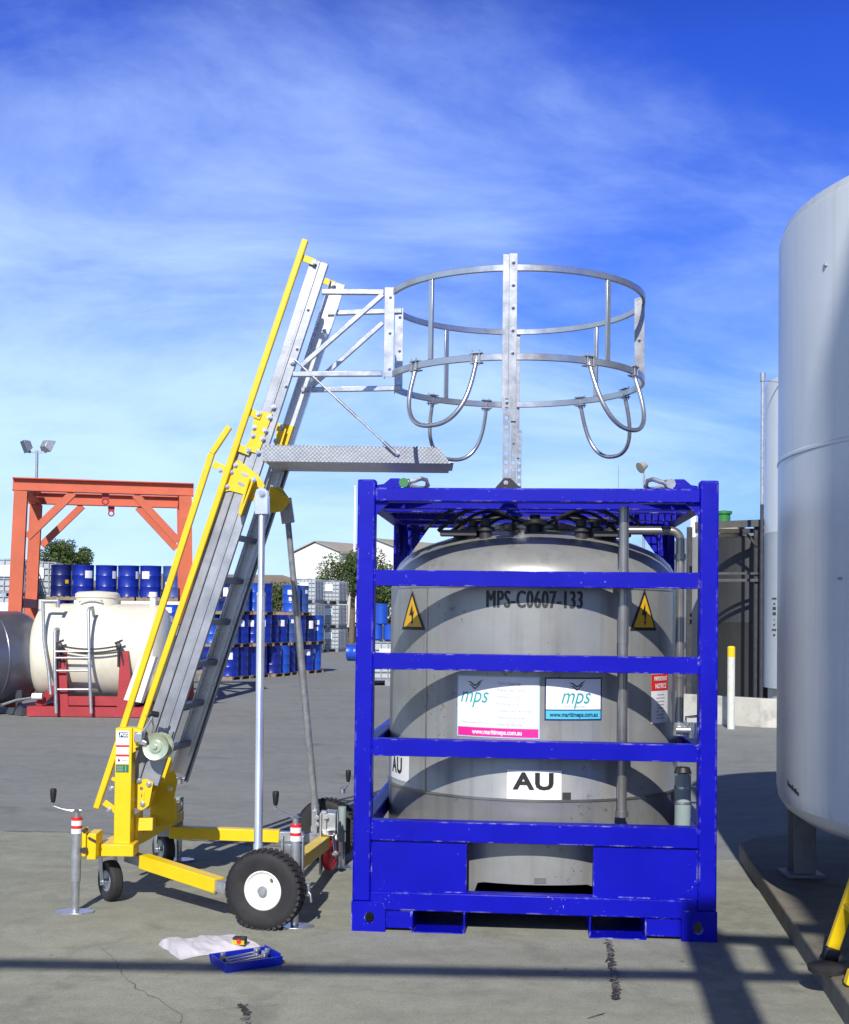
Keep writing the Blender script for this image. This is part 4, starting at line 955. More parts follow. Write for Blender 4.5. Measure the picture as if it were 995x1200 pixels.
def castor(c, ax, R_, W_, top, tyre=None, fork=None):
    ax = V(ax).normalized(); c = V(c)
    ty = road_wheel(c, ax, R_, W_, 'castor_wheel', 0.52, tyre and M['redwheel'] or M['steel'])
    if tyre: ty.data.materials[0] = M['redwheel']
    b = MB(); tr = V((ax.y, -ax.x, 0)) * 0.05
    up_ = V((c.x, c.y, top)) + tr
    for s in (-1, 1):
        b.bar(c + ax * s * (W_ / 2 + 0.014) - V((0, 0, 0.02)), up_ + ax * s * (W_ / 2 + 0.008), 0.006, 0.045, up=tr.normalized())
    b.bar(up_ - ax * (W_ / 2 + 0.02), up_ + ax * (W_ / 2 + 0.02), 0.07, 0.006); b.cyl(up_, up_ + V((0, 0, 0.03)), 0.035, seg=16)
    b.box(up_.x - 0.05, up_.x + 0.05, up_.y - 0.04, up_.y + 0.04, up_.z + 0.028, up_.z + 0.035)
    b.cyl(c - ax * (W_ / 2 + 0.025), c + ax * (W_ / 2 + 0.025), 0.008, seg=10)
    pb(b, 'castor_fork', fork or ST, ty, bevel=0.001)
q = G(128, 1057); castor((q.x, q.y + 0.02, 0.115), (-0.80, -0.60, 0), 0.113, 0.068, bz0 - 0.034)
q = P(192, 985, 7.95); castor((q.x, 7.95, 0.113), (-0.80, -0.60, 0), 0.113, 0.068, bz0 - 0.034)
q = P(387, 1000, 7.72); castor((q.x, 7.72, q.z - 0.005), (0.97, -0.24, 0), 0.10, 0.05, q.z + 0.125, tyre=True)
# galvanised corner bracket above the red castor
b = MB()
q = P(390, 962, 7.72); b.box(q.x - 0.045, q.x + 0.022, 7.66, 7.80, q.z - 0.085, q.z + 0.055)
q = P(376, 985, 7.66); b.box(q.x - 0.006, q.x + 0.006, 7.62, 7.78, q.z - 0.20, q.z + 0.17)
q = P(380, 962, 7.66); b.box(q.x - 0.02, q.x + 0.016, 7.64, 7.70, q.z - 0.05, q.z + 0.06)
q = P(369, 958, 7.85); b.box(q.x - 0.018, q.x + 0.018, 7.82, 7.88, q.z - 0.11, q.z + 0.05)
q = P(396, 960, 7.74); b.box(q.x - 0.004, q.x + 0.004, 7.70, 7.78, q.z - 0.12, q.z + 0.04); b.bar(P(384, 949, 7.66), P(398, 950, 7.7), 0.012, 0.008)
pb(b, 'corner_bracket', GV, bevel=0.003)
b = MB()
for x, y in ((371, 958), (371, 966), (382, 957), (381, 975), (377, 994), (393, 1000)): b.bolt(P(x, y, 7.63), (0, -1, 0), 0.012)
b.cyl(P(392, 1001, 7.70), P(398, 1001, 7.68), 0.014, seg=10)
pb(b, 'bolt', ST, smooth=30)
# screw jacks
def jack(base, H, crank, handle_up=True, banded=True, arm_l=0.14):
    base = V(base); r = 0.026
    b = MB(); b.cyl(base + V((0, 0, 0.17)), base + V((0, 0, H - 0.11)), r, seg=20); jk = pb(b, 'jack', M['pvc'] if not banded else GV, smooth=40)
    b = MB(); b.cyl(base + V((0, 0, 0.012)), base + V((0, 0, 0.17)), r * 0.80, seg=18); pb(b, 'jack_leg', ST, jk)
    b = MB(); b.prism([base + V((math.cos(R(a)) * 0.105, math.sin(R(a)) * 0.07, 0.004)) for a in (18, 60, 120, 162, 198, 240, 300, 342)], (0, 0, 0.008)); pb(b, 'jack_foot', ST, jk, bevel=0.002)
    if banded:
        z = H - 0.11
        for i, (h, m) in enumerate(((0.016, 'redink'), (0.027, 'decal'), (0.016, 'redink'), (0.027, 'decal'))[::-1]):
            b = MB(); b.cyl(base + V((0, 0, z)), base + V((0, 0, z + h)), r + 0.003, seg=20); pb(b, 'reflective_band', M[m], jk); z += h
    b = MB(); top = base + V((0, 0, H)); d = V(crank).normalized()
    b.cyl(top - V((0, 0, 0.024)), top + V((0, 0, 0.008)), r * 0.7, seg=14); b.cyl(top + V((0, 0, 0.008)), top + V((0, 0, 0.022)), r * 0.95, 0.008, seg=14)
    b.tube([top - d * 0.02 + V((0, 0, 0.012)), top + d * 0.03 + V((0, 0, 0.010)), top + d * arm_l * 0.6 + V((0, 0, 0.018)), top + d * arm_l + V((0, 0, 0.036)), top + d * arm_l + V((0, 0, 0.06))], 0.007, 8)
    pb(b, 'crank', ST, jk)
    b = MB(); h0 = top + d * arm_l + V((0, 0, 0.055)); b.tube([h0, h0 + V((0, 0, 0.02)), h0 + V((0, 0, 0.06)), h0 + V((0, 0, 0.075))], 0.016, 12, rr=[0.010, 0.014, 0.018, 0.015]); pb(b, 'crank_grip', M['black'], jk, bevel=0.003)
q = G(88, 1070); jack((q.x, q.y, 0), 0.535, (-1, -0.15, 0), arm_l=0.125)
b = MB(); b.box(q.x + 0.028, q.x + 0.05, q.y - 0.0, q.y + 0.06, 0.30, 0.45); b.box(q.x + 0.05, q.x + 0.10, q.y + 0.02, q.y + 0.16, 0.28, 0.42); pb(b, 'jack_bracket', YE, bevel=0.004)
b = MB(); b.cyl((q.x + 0.042, q.y - 0.008, 0.335), (q.x + 0.042, q.y + 0.03, 0.335), 0.016, seg=12); b.cyl((q.x + 0.042, q.y - 0.008, 0.44), (q.x + 0.042, q.y + 0.03, 0.44), 0.012, seg=12); b.bar((q.x + 0.06, q.y + 0.012, 0.40), (q.x + 0.10, q.y + 0.012, 0.38), 0.01, 0.01); pb(b, 'jack_pin', M['darksteel'])
q = G(345, 1087); jack((q.x, q.y, 0), 0.555, (-0.75, 0.6, 0), arm_l=0.15)
b = MB(); b.box(q.x - 0.075, q.x - 0.065, q.y + 0.0, q.y + 0.06, 0.22, 0.46); b.box(q.x + 0.034, q.x + 0.042, q.y - 0.01, q.y + 0.05, 0.14, 0.47); b.box(q.x - 0.066, q.x + 0.036, q.y + 0.03, q.y + 0.045, 0.24, 0.42)
b.box(q.x + 0.044, q.x + 0.075, q.y, q.y + 0.05, 0.16, 0.22); b.tube([(q.x + 0.05, q.y + 0.02, 0.20), (q.x + 0.08, q.y + 0.0, 0.17), (q.x + 0.085, q.y, 0.13)], 0.008, 8); pb(b, 'jack_bracket', ST, bevel=0.003)
q = P(210, 960, 8.12); jack((q.x, 8.12, 0), P(213, 914, 8.12).z, (1, -0.1, 0), arm_l=0.065, banded=False)
q = P(401, 960, 7.95); jack((q.x, 7.95, 0), 0.50, (0.4, -0.6, 0), arm_l=0.07, banded=False)
# support legs
for far in (0, 1):
    if far: top, bot, c0, c1, cw = P(337, 606, 7.50), P(370, 952, 7.87), P(329, 583, 7.46), P(342, 612, 7.50), 0.06
    else: top, bot = P(307, 596, 6.84), P(302.5, 1000, 6.50)
    d = bot - top
    b = MB(); b.cyl(top, top + d * 0.27, 0.0185, seg=20); b.cyl(top + d * 0.26, bot, 0.0225, seg=20); b.cyl(top + d * 0.255, top + d * 0.265, 0.0245, seg=20)
    b.cyl(bot - d.normalized() * 0.05, bot, 0.026, seg=20)
    sl = pb(b, 'support_leg', M['deck'] if not far else M['galv'], smooth=40)
    b = MB()
    if far:
        b.bar(P(334, 584, 7.48), P(338, 613, 7.50), 0.075, 0.055, up=(0, 1, 0))
    else:
        for dy in (-0.035, 0.029): b.prism([V((p.x, 6.84 + dy, p.z)) for p in (P(299.5, 603, 6.84), P(314.8, 603, 6.84), P(314.8, 580, 6.84), P(313, 574, 6.84), P(307, 571.5, 6.84), P(301.5, 574, 6.84), P(299.5, 580, 6.84))], (0, 0.006, 0))
        for x in (299.6, 314.1): p_ = P(x, 603, 6.84); b.box(p_.x, p_.x + 0.006, 6.812, 6.868, p_.z + 0.002, P(x, 581, 6.84).z)
        b.box(P(300, 603, 6.84).x, P(314.5, 603, 6.84).x, 6.812, 6.868, P(307, 603, 6.84).z, P(307, 601, 6.84).z)
    cv = pb(b, 'clevis', M['deck'] if not far else GV, sl, bevel=0.002)
    if not far:
        b = MB(); c = P(307, 578.5, 6.80); b.bolt(c, (0, -1, 0), 0.014); b.cyl(c, c + V((0, 0.14, 0)), 0.009, seg=10); pb(b, 'clevis_bolt', ST, sl)
    b = MB(); b.bar(bot - V((0, 0, 0.01)), V((bot.x + 0.01, bot.y + 0.02, 0.22)), 0.04, 0.03); pb(b, 'leg_lug', GV, sl)
# gangway
z0g = P(420, 542, YN).z; hg = P(420, 523.5, YN).z - z0g
xL, xR = P(307.5, 542, YN).x, P(527.5, 542, YN).x; xRt = P(515, 523, YN).x
b = MB()
for y0 in (YN - 0.005, YF):
    b.prism([(xL, y0, z0g), (xR, y0, z0g), (xRt, y0, z0g + hg), (xL + 0.004, y0, z0g + hg)], (0, 0.004, 0))
n = 46
for i in range(n):                                         # little raised lip teeth along the tread edge
    x = xL + 0.01 + (xRt - xL - 0.02) * (i + 0.5) / n; b.bar((x - 0.005, YN - 0.003, z0g + hg), (x + 0.005, YN - 0.003, z0g + hg + 0.005), 0.004, 0.008)
gw = pb(b, 'gangway', M['tread'], smooth=0)
b = MB(); b.box(xL + 0.02, xR, YN - 0.001, YF, z0g - 0.001, z0g + 0.012); b.box(xR - 0.02, xR + 0.022, YN + 0.06, YF, z0g + 0.013, z0g + 0.016)
b.box(xL, xL + 0.006, YN, YF, z0g + 0.013, z0g + hg * 0.9)
pb(b, 'gangway_deck', M['underside'], gw)
b = MB(); s0, s1 = P(345, 421, YN - 0.02), P(463.5, 531, YN - 0.02); d = s1 - s0
b.tube([s0, s1], 0.006, 8); b.cyl(s0 + d * 0.42, s0 + d * 0.62, 0.008, seg=10); b.cyl(s0 + d * 0.88, s1, 0.010, seg=10); b.bolt(s1 + V((0.01, 0.008, 0)), (0, -1, 0), 0.011); b.bolt(s0 + V((-0.01, 0.012, -0.01)), (0, -1, 0), 0.014)
pb(b, 'stay_rod', ST)
# truss arm carrying the cage
b = MB(); sq = 0.030
for far in (0, 1):
    Yt = YF - 0.005 if far else YN - 0.012
    pts_ = [((377, 342), (450, 342.5)), ((343, 438.5), (448, 438)), ((352, 430), (449, 344)), ((369, 440), (449, 372))]
    if far: seg_ = [((384, 367), (471, 364.5)), ((353, 457), (470, 455)), ((366, 452), (449, 378)), ]
    else: seg_ = [((377, 342), (450, 342.5)), ((343, 438.5), (448, 438)), ((353, 429), (449, 345))]
    for p, q in seg_: b.nxt(); b.bar(P(*p, Yt), P(*q, Yt), sq - (0.002 if p[1] != q[1] and abs(p[1] - q[1]) > 10 else 0), sq - (0.002 if abs(p[1] - q[1]) > 10 else 0), up=(0, 1, 0))
pb(b, 'truss_arm', BR, bevel=0.003)
# safety cage
cc = V((0.51, 7.18, 0)); RC = 0.735; zt = 3.435; zb = 2.968
sr = MB()
cg = None
b = MB(); a0, a1 = -161.5, 161.5
b.ring((cc.x, cc.y, zt), RC, 0.020, 0.034, a0, a1, n=90); cg = pb(b, 'cage', BR, smooth=30, bevel=0.002)
b = MB(); b.ring((cc.x, cc.y, zb), RC, 0.020, 0.036, a0, a1, n=90); pb(b, 'lower_hoop', BR, cg, smooth=30, bevel=0.002)
def at(a, z, r=RC): return V((cc.x + r * math.cos(R(a)), cc.y + r * math.sin(R(a)), z))
for a in (-132, -52, 122, 43):
    b = MB(); rd = at(a, 0, 1) - V((cc.x, cc.y, 0)); b.bar(at(a, zb + 0.018), at(a, zt - 0.017), 0.016, 0.028, up=V((-rd.y, rd.x, 0))); pb(b, 'upright', BR, cg, bevel=0.002)
for (x, y0, y1, Yp, w) in ((456, 337, 442, 6.95, 0.055), (467.3, 361, 460, 7.41, 0.05)):
    p, q = P(x, y0, Yp), P(x, y1, Yp); xc2 = (p.x + q.x) / 2
    b = MB(); b.box(xc2 - w / 2, xc2 + w / 2, Yp - 0.006, Yp, q.z, p.z); b.box(xc2 - w / 2, xc2 - w / 2 + 0.006, Yp + 0.0005, Yp + 0.05, q.z, p.z)
    e_ = pb(b, 'end_plate', BR, cg, bevel=0.001)
    b = MB()
    for k in (0.1, 0.5, 0.9): b.bolt((xc2 + 0.004, Yp - 0.006, q.z + (p.z - q.z) * k), (0, -1, 0), 0.009)
    pb(b, 'bolt', ST, cg, smooth=30)
p, q = P(750, 347, 7.12), P(750, 447, 7.12)
b = MB(); b.prism([V((P(x, y, 7.12).x, 7.12, P(x, y, 7.12).z)) for x, y in ((743.5, 350), (755.5, 347), (755.5, 443), (752, 447), (743.5, 432))], (0, 0.006, 0)); b.box(P(755.5, 400, 7.12).x - 0.006, P(755.5, 400, 7.12).x, 7.1265, 7.24, q.z + 0.02, p.z)
pb(b, 'end_plate', BR, cg, bevel=0.001)
b = MB(); b.bolt(P(749, 398, 7.119), (0, -1, 0), 0.008); b.bolt(P(750, 440, 7.119), (0, -1, 0), 0.009); pb(b, 'bolt', ST, cg, smooth=30)
# hanging U bars with clamps
for (a_, b__, lean) in ((-141, -110, 0.13), (-62, -32, 0.13), (130, 100, 0.10), (52, 22, 0.10)):
    p, q = at(a_, zb - 0.012), at(b__, zb - 0.012); mid = (p + q) / 2; rd = V((mid.x - cc.x, mid.y - cc.y, 0)).normalized(); pts_ = []
    for i in range(33):
        t = math.pi * i / 32; c_ = math.cos(t); s_ = math.sin(t)
        k = (abs(c_) ** 0.85) * (1 if c_ >= 0 else -1)
        dz = s_ ** 0.72
        pts_.append(mid + (p - mid) * k * (1 + 0.10 * s_) + V((0, 0, -0.345 * dz)) + rd * lean * dz)
    b = MB(); b.tube([p + V((0, 0, 0.02))] + pts_ + [q + V((0, 0, 0.02))], 0.0125, 12); pb(b, 'hanging_bar', BR, cg)
    b = MB()
    for w in (a_, b__):
        b.nxt(); o = at(w, zb); tg = V((-math.sin(R(w)), math.cos(R(w)), 0)); rr2 = V((math.cos(R(w)), math.sin(R(w)), 0))
        for dz in (-0.026, 0.024): b.bar(o - tg * 0.032 + V((0, 0, dz)), o + tg * 0.032 + V((0, 0, dz)), 0.045, 0.006)
        for s in (-1, 1): b.cyl(o + tg * s * 0.02 + rr2 * 0.016 - V((0, 0, 0.04)), o + tg * s * 0.02 + rr2 * 0.016 + V((0, 0, 0.04)), 0.004, seg=8)
    pb(b, 'clamp', GV, cg)
# adjustable support posts standing on the tank frame
def perforated(b, x0, x1, y, z0, z1, t=0.004):
    pitch = 0.046; h = 0.018; xm = (x0 + x1) / 2
    b.box(x0, xm - h / 2, y, y + t, z0, z1); b.box(xm + h / 2, x1, y, y + t, z0, z1)
    z = z0
    while z < z1 - 0.001:
        b.box(xm - h / 2, xm + h / 2, y, y + t, z, min(z + pitch - h, z1)); z += pitch
for (px, Yp, ytop, w) in ((596.5, 6.435, 298, 0.075), (604.5, 7.925, 390, 0.05)):
    xc2 = P(px, 450, Yp).x; zT = P(px, ytop, Yp).z; near = Yp < 7
    b = MB()
    b.box(xc2 - w / 2, xc2 - 0.0045, Yp - 0.005, Yp, zb - 0.28, zT); b.box(xc2 - 0.004, xc2 + w / 2, Yp - 0.007, Yp - 0.002, zb - 0.34, zT + 0.004); b.box(xc2 - 0.016, xc2 - 0.0125, Yp - 0.0045, Yp + 0.03, zb - 0.28, zT)
    sp_ = pb(b, 'support_post', BR, cg, bevel=0.001)
    b = MB(); perforated(b, xc2 - 0.030, xc2 + 0.008, Yp - 0.0115, 2.285, zb - 0.20); b.nxt(); perforated(b, xc2 + 0.012, xc2 + 0.042, Yp + 0.004, 2.285, zb - 0.16)
    pb(b, 'perforated_bar', BR, cg, smooth=0)
    b = MB()
    for k in range(5): b.bolt((xc2 + 0.016 - (0.03 if not near else 0), Yp - 0.007, zb + 0.02 + k * (zT - zb - 0.06) / 4), (0, -1, 0), 0.009)
    b.bolt((xc2 - 0.012, Yp - 0.012, 2.305), (0, -1, 0), 0.013); b.bolt((xc2 - 0.012, Yp - 0.012, zb - 0.24), (0, -1, 0), 0.008)
    pb(b, 'bolt', ST, cg, smooth=30)
    b = MB(); b.prism([(xc2 - 0.075, Yp - 0.02, 2.269), (xc2 + 0.075, Yp - 0.02, 2.269), (xc2 + 0.012, Yp - 0.02, 2.33), (xc2 - 0.022, Yp - 0.02, 2.33)], (0, 0.05, 0))
    b.box(xc2 - 0.08, xc2 + 0.08, Yp - 0.035, Yp + 0.035, 2.2688, 2.276); pb(b, 'post_foot', M['black'], cg, bevel=0.003)

# ------------------------------------------------------------------ things lying on the apron
q = G(288, 1131)
tr = thing('tool_tray', 'shallow blue plastic tool tray lying on the concrete beside the white bag', 'tool tray', (q.x, q.y, 0.004), R(31))
b = MB(); w, d_, h = 0.135, 0.095, 0.042; t = 0.005
b.box(-w, w, -d_, d_, 0, t)
b.hexa([(-w, -d_, t), (w, -d_, t), (w, -d_ + t, t), (-w, -d_ + t, t)], [(-w - .006, -d_ - .006, h), (w + .006, -d_ - .006, h), (w + .006, -d_ + t, h), (-w - .006, -d_ + t, h)])
b.hexa([(-w, d_ - t, t), (w, d_ - t, t), (w, d_, t), (-w, d_, t)], [(-w - .006, d_ - t, h), (w + .006, d_ - t, h), (w + .006, d_ + .006, h), (-w - .006, d_ + .006, h)])
for s in (-1, 1): b.box(*sorted((s * w, s * (w - t))), -d_ + t, d_ - t, t, h + (0.012 if s > 0 else 0))
for x in (-0.05, 0.04): b.box(x, x + 0.004, -d_ + t, d_ - t, t, 0.022)
b.build('tray_body', M['traybl'], tr, bevel=0.0015)
def on_tray(x, y, z): return Matrix.Translation(V((q.x, q.y, 0.004))) @ Matrix.Rotation(R(31), 4, 'Z') @ V((x, y, z))
for i, (y, ln, la) in enumerate(((-0.055, 0.17, 'chrome spanner nearest the front edge of the blue tool tray'), (-0.015, 0.15, 'chrome spanner in the middle of the blue tool tray'), (0.035, 0.16, 'chrome spanner at the back of the blue tool tray'))):
    b = MB(); x0 = -0.105 + 0.012 * i; p, e = on_tray(x0, y, 0.030), on_tray(x0 + ln, y + 0.02, 0.034)
    d = (e - p); b.bar(p + d * 0.08, e - d * 0.08, 0.013, 0.006)
    for c_, sgn in ((p, -1), (e, 1)):
        for a in range(8):
            t0_, t1_ = R(40 + a * 35), R(40 + (a + 1) * 35); base = math.atan2(d.y, d.x) + (math.pi if sgn < 0 else 0)
            b.bar(c_ + V((math.cos(base + t0_) * 0.011, math.sin(base + t0_) * 0.011, 0)), c_ + V((math.cos(base + t1_) * 0.011, math.sin(base + t1_) * 0.011, 0)), 0.008, 0.006)
    tag(b.build('spanner', M['steel']), la, 'spanner', 'hand tools in the blue tray')
for i, (x, y, r2, la) in enumerate(((0.075, -0.02, 0.017, 'larger shiny chrome socket standing in the right end of the blue tray'), (0.105, 0.02, 0.014, 'shiny chrome socket near the right rim of the blue tray'), (0.065, 0.05, 0.015, 'chrome socket at the back right of the blue tray'), (-0.10, 0.055, 0.012, 'small dark chrome socket at the back left of the blue tray'))):
    b = MB(); c_ = on_tray(x, y, 0.006); b.lathe([(r2 * 0.7, 0), (r2 * 0.8, 0.015), (r2, 0.02), (r2, 0.048), (r2 * 0.72, 0.048), (r2 * 0.7, 0.03), (0, 0.03)], c_, (0.25, 0.1, 1), seg=16)
    tag(b.build('socket', M['steel']), la, 'socket', 'hand tools in the blue tray')
# crumpled white bag
corners = [G(186, 1109), G(270, 1097), G(307, 1112), G(212, 1127)]
b = MB(); nx, ny = 36, 14; top, bot = [], []
for j in range(ny + 1):
    rt, rb = [], []
    for i in range(nx + 1):
        s, t = i / nx, j / ny
        p = corners[0].lerp(corners[1], s).lerp(corners[3].lerp(corners[2], s), t)
        ed = min(1, 6 * min(s, 1 - s, t, 1 - t))
        wob = noise.noise(V((s * 3.5, t * 2.2, 3))) * 0.022 + abs(noise.noise(V((s * 7, t * 4, 1)))) * 0.015 - abs(noise.noise(V((s * 15, t * 9, 4)))) * 0.012
        rise = (0.04 * (1 - s) ** 1.2 + 0.012) * (1 - abs(2 * t - 1) ** 2.5)
        p = p + V((noise.noise(V((s * 4, t * 4, 9))) * 0.015, noise.noise(V((s * 4, t * 4, 5))) * 0.02, 0))
        if t > 0.98: p.y += 0.03 * math.sin(s * 5)
        rt.append(b.v((p.x, p.y, 0.010 + max(0, rise + wob * ed)))); rb.append(b.v((p.x, p.y, 0.006)))
    top.append(rt); bot.append(rb)
for j in range(ny):
    for i in range(nx):
        b.face([top[j][i], top[j][i + 1], top[j + 1][i + 1], top[j + 1][i]]); b.face([bot[j][i], bot[j + 1][i], bot[j + 1][i + 1], bot[j][i + 1]])
for i in range(nx):
    b.face([top[0][i], bot[0][i], bot[0][i + 1], top[0][i + 1]]); b.face([top[ny][i], top[ny][i + 1], bot[ny][i + 1], bot[ny][i]])
for j in range(ny):
    b.face([top[j][0], top[j + 1][0], bot[j + 1][0], bot[j][0]]); b.face([top[j][nx], bot[j][nx], bot[j + 1][nx], top[j + 1][nx]])
tag(b.build('plastic_bag', M['bag'], smooth=60), 'crumpled white plastic bag lying flat on the concrete by the big wheel', 'bag')
q = G(281, 1113)
cb = thing('small_carton', 'tiny dark blue carton with red and yellow print, sitting on the white bag', 'carton', (q.x, q.y, 0.028), R(-12))
b = MB(); b.box(-0.03, 0.03, -0.02, 0.02, 0, 0.034); b.build('carton_body', M['inkdark'], cb, bevel=0.001)
b = MB(); b.box(-0.029, 0.029, -0.0215, -0.0205, 0.002, 0.022); yp = b.build('yellow_print', M['warn'], cb)
b = MB(); b.lathe([(0, 0.0228), (0.012, 0.0228), (0.012, 0.0222), (0, 0.0222)], (0.003, 0, 0.016), (0, -1, 0), seg=16); b.build('red_print', M['redink'], yp)
# ------------------------------------------------------------------ big white tank on the right
bt = thing('storage_tank', 'big white cylindrical tank on legs, cut off by the right edge', 'storage tank', (3.585, 6.4, 0.11))
BTC = V((3.585, 6.4, 0)); BR_ = 1.7
b = MB(); z1 = 3.70
b.lathe([(0, 0.44), (0.6, 0.45), (1.1, 0.475), (1.42, 0.515), (1.58, 0.56), (1.655, 0.61), (1.69, 0.66), (BR_, 0.72), (BR_, 2.455), (BR_ + 0.005, 2.462), (BR_ + 0.005, 2.475), (BR_, 2.482), (BR_, z1 - 0.035), (BR_ - 0.006, z1 - 0.015), (BR_ - 0.02, z1 - 0.003), (BR_ - 0.045, z1), (BR_ - 0.16, z1 + 0.008), (1.1, z1 + 0.07), (0.5, z1 + 0.16), (0, z1 + 0.18)], BTC, seg=160)
b.build('tank_shell', M['whitetank'], bt, world=True, smooth=22)
b = MB(); b.lathe([(BR_ - 0.06, z1 - 0.001), (BR_ - 0.06, z1 + 0.03), (BR_ - 0.02, z1 + 0.03), (BR_ - 0.018, z1 - 0.004)], BTC, seg=120); b.build('tank_rim', M['whitetank'], bt, world=True)
for a in (145, 235, 325, 55):
    p = BTC + V((math.cos(R(a)) * 1.66 + (0.02 if a == 145 else 0), math.sin(R(a)) * 1.70, 0))
    b = MB(); b.box(p.x - 0.065, p.x + 0.065, p.y - 0.07, p.y - 0.058, 0.13, 0.80); b.box(p.x - 0.065, p.x + 0.065, p.y + 0.058, p.y + 0.07, 0.13, 0.80); b.box(p.x - 0.008, p.x + 0.008, p.y - 0.058, p.y + 0.058, 0.13, 0.80)
    b.box(p.x - 0.11, p.x + 0.11, p.y - 0.11, p.y + 0.11, 0.11, 0.13); b.build('tank_leg', M['legshade'], bt, world=True, bevel=0.004)
def on_big(a, z, r=BR_): return BTC + V((math.cos(R(a)) * r, math.sin(R(a)) * r, z))
def big_at(px, py):
    best = None
    for i in range(800):
        a = 150 + i * 0.12; q = on_big(a, 2)
        n_ = V((math.cos(R(a)), math.sin(R(a)), 0))
        if n_.dot(V((0, 0, 2)) - q) <= 0: continue
        d_ = abs(proj(q)[0] - px)
        if best is None or d_ < best[0]: best = (d_, a)
    a = best[1]; lo_, hi_ = 0, 5
    for _ in range(40):
        z = (lo_ + hi_) / 2
        if proj(on_big(a, z))[1] > py: lo_ = z
        else: hi_ = z
    return a, z
b = MB()
for px, py in ((966, 311), (984, 678)):
    a, z = big_at(px, py); b.nxt(); q = on_big(a, z); b.box(q.x - 0.008, q.x + 0.008, q.y - 0.02, q.y + 0.01, q.z - 0.006, q.z + 0.006)
b.build('pipe_clip', M['galv'], bt, world=True)
b = MB()
for i in range(10):                                        # a small dark maker's script low on the shell
    a, z = big_at(924.5 + i * 1.35, 917 + i * 1.35); h = 0.026 if i in (0, 4, 7) else 0.016
    a2, z2 = big_at(924.5 + (i + 0.85) * 1.35, 917 + (i + 0.85) * 1.35); q0, q1 = on_big(a, z - 0.012, BR_ + 0.002), on_big(a2, z2 - 0.012, BR_ + 0.002); b.poly([q0, q1, q1 + V((0, 0, h)), q0 + V((0, 0, h))])
b.build('maker_mark', M['ink'], bt, world=True, smooth=0)
# yellow stand at the bottom right
ys_ = thing('step_stand', 'yellow A-frame step stand beside the white tank, cut off by the lower right corner', 'step ladder', (2.15, 5.35, 0.11))
feet = [V((1.80, 5.52, 0.11)), V((1.775, 5.14, 0.11)), V((2.62, 5.48, 0.11)), V((2.60, 5.10, 0.11))]; tops = [V((2.06, 5.46, 0.95)), V((2.05, 5.20, 0.95)), V((2.36, 5.44, 0.95)), V((2.35, 5.18, 0.95))]
for f, t in zip(feet, tops):
    b = MB(); b.bar(f + (t - f) * 0.04, t, 0.055, 0.032, up=(0, 1, 0)); lg = b.build('leg', M['yellow'], ys_, world=True, bevel=0.005)
    b = MB(); b.bar(f, f + (t - f) * 0.075, 0.068, 0.046, up=(0, 1, 0)); b.build('foot', M['yellow'] if f is feet[1] else M['black'], lg, world=True, bevel=0.008)
for k in (0.3, 0.6):
    b = MB(); p, q = feet[0].lerp(tops[0], k), feet[1].lerp(tops[1], k); b.bar(p + V((0.03, 0.02, 0)), q + V((0.03, -0.02, 0)), 0.10, 0.025); b.build('step', M['yellow'], ys_, world=True, bevel=0.003)
b = MB(); b.box(2.0, 2.42, 5.12, 5.52, 0.95, 0.98); b.build('top_step', M['yellow'], ys_, world=True, bevel=0.006)
b = MB(); b.lathe([(0, 0), (0.075, 0), (0.08, 0.02), (0.06, 0.03), (0, 0.03)], (1.74, 5.36, 0.112), seg=20)
tag(b.build('rubber_puck', M['rubber']), 'black rubber pad lying on the kerb beside the yellow stand', 'rubber pad')

# ------------------------------------------------------------------ right background: bund, tanks, bollard
cor = V((5.05, 18.6, 0))
b = MB(); th = 0.16
def wall(p, q, h, t=th):
    d = (q - p).normalized(); n = V((-d.y, d.x, 0)); b.hexa([p, q, q + n * t, p + n * t], [x + V((0, 0, h)) for x in (p, q, q + n * t, p + n * t)])
bl = V((2.9, 20.55, 0))
wall(bl, cor, 0.44); wall(cor + V((0.002, -0.0, 0)), cor + V((6, 0.15, 0)), 0.437); wall(bl + V((0, 8, 0)), bl + V((0, 0.12, 0)), 0.438)
tag(b.build('bund_wall', M['concrete_wall'], smooth=0, bevel=0.012), 'low pale concrete bund wall around the dark tanks on the right', 'wall')
bo = thing('bollard', 'white steel bollard with yellow top in front of the concrete bund wall', 'bollard', tuple(P(856.5, 853, 18.4).xy) + (0,))
b = MB(); b.cyl((0, 0, 0), (0, 0, 1.06), 0.055, seg=20); b.build('bollard_post', mat('weathered_white', (0.62, 0.63, 0.56), 0.6, var=0.08, stain=(0.35, 0.34, 0.27), stain_amt=0.6, stain_scale=6), bo)
b = MB(); b.cyl((0, 0, 1.06), (0, 0, 1.20), 0.056, seg=20); b.lathe([(0.056, 1.20), (0.045, 1.22), (0, 1.225)], seg=20); b.build('bollard_cap', M['yellow'], bo)
def vtank(name, label, c, R_, zb, zt, m, dome=0.12, rim=True):
    t = thing(name, label, 'storage tank', (c[0], c[1], 0)); b = MB()
    b.lathe([(0, zb), (R_, zb), (R_, (zb + zt) / 2 - 0.02), (R_ + 0.006, (zb + zt) / 2), (R_, (zb + zt) / 2 + 0.02), (R_, zt - 0.08), (R_ - 0.02, zt - 0.03), (R_ - 0.08, zt), (R_ * 0.5, zt + dome * 0.7), (0, zt + dome)], (0, 0, 0), seg=72)
    b.build('tank_shell', m, t, smooth=25); return t
tk2 = vtank('storage_tank', 'tall narrow white tank standing behind the big white tank', (6.79, 20.6), 1.12, 0.5, 5.62, M['whitetank'])
b = MB(); b.lathe([(1.05, 0.0), (1.05, 0.5)], seg=40); b.build('tank_plinth', M['concrete_wall'], tk2)
b = MB()
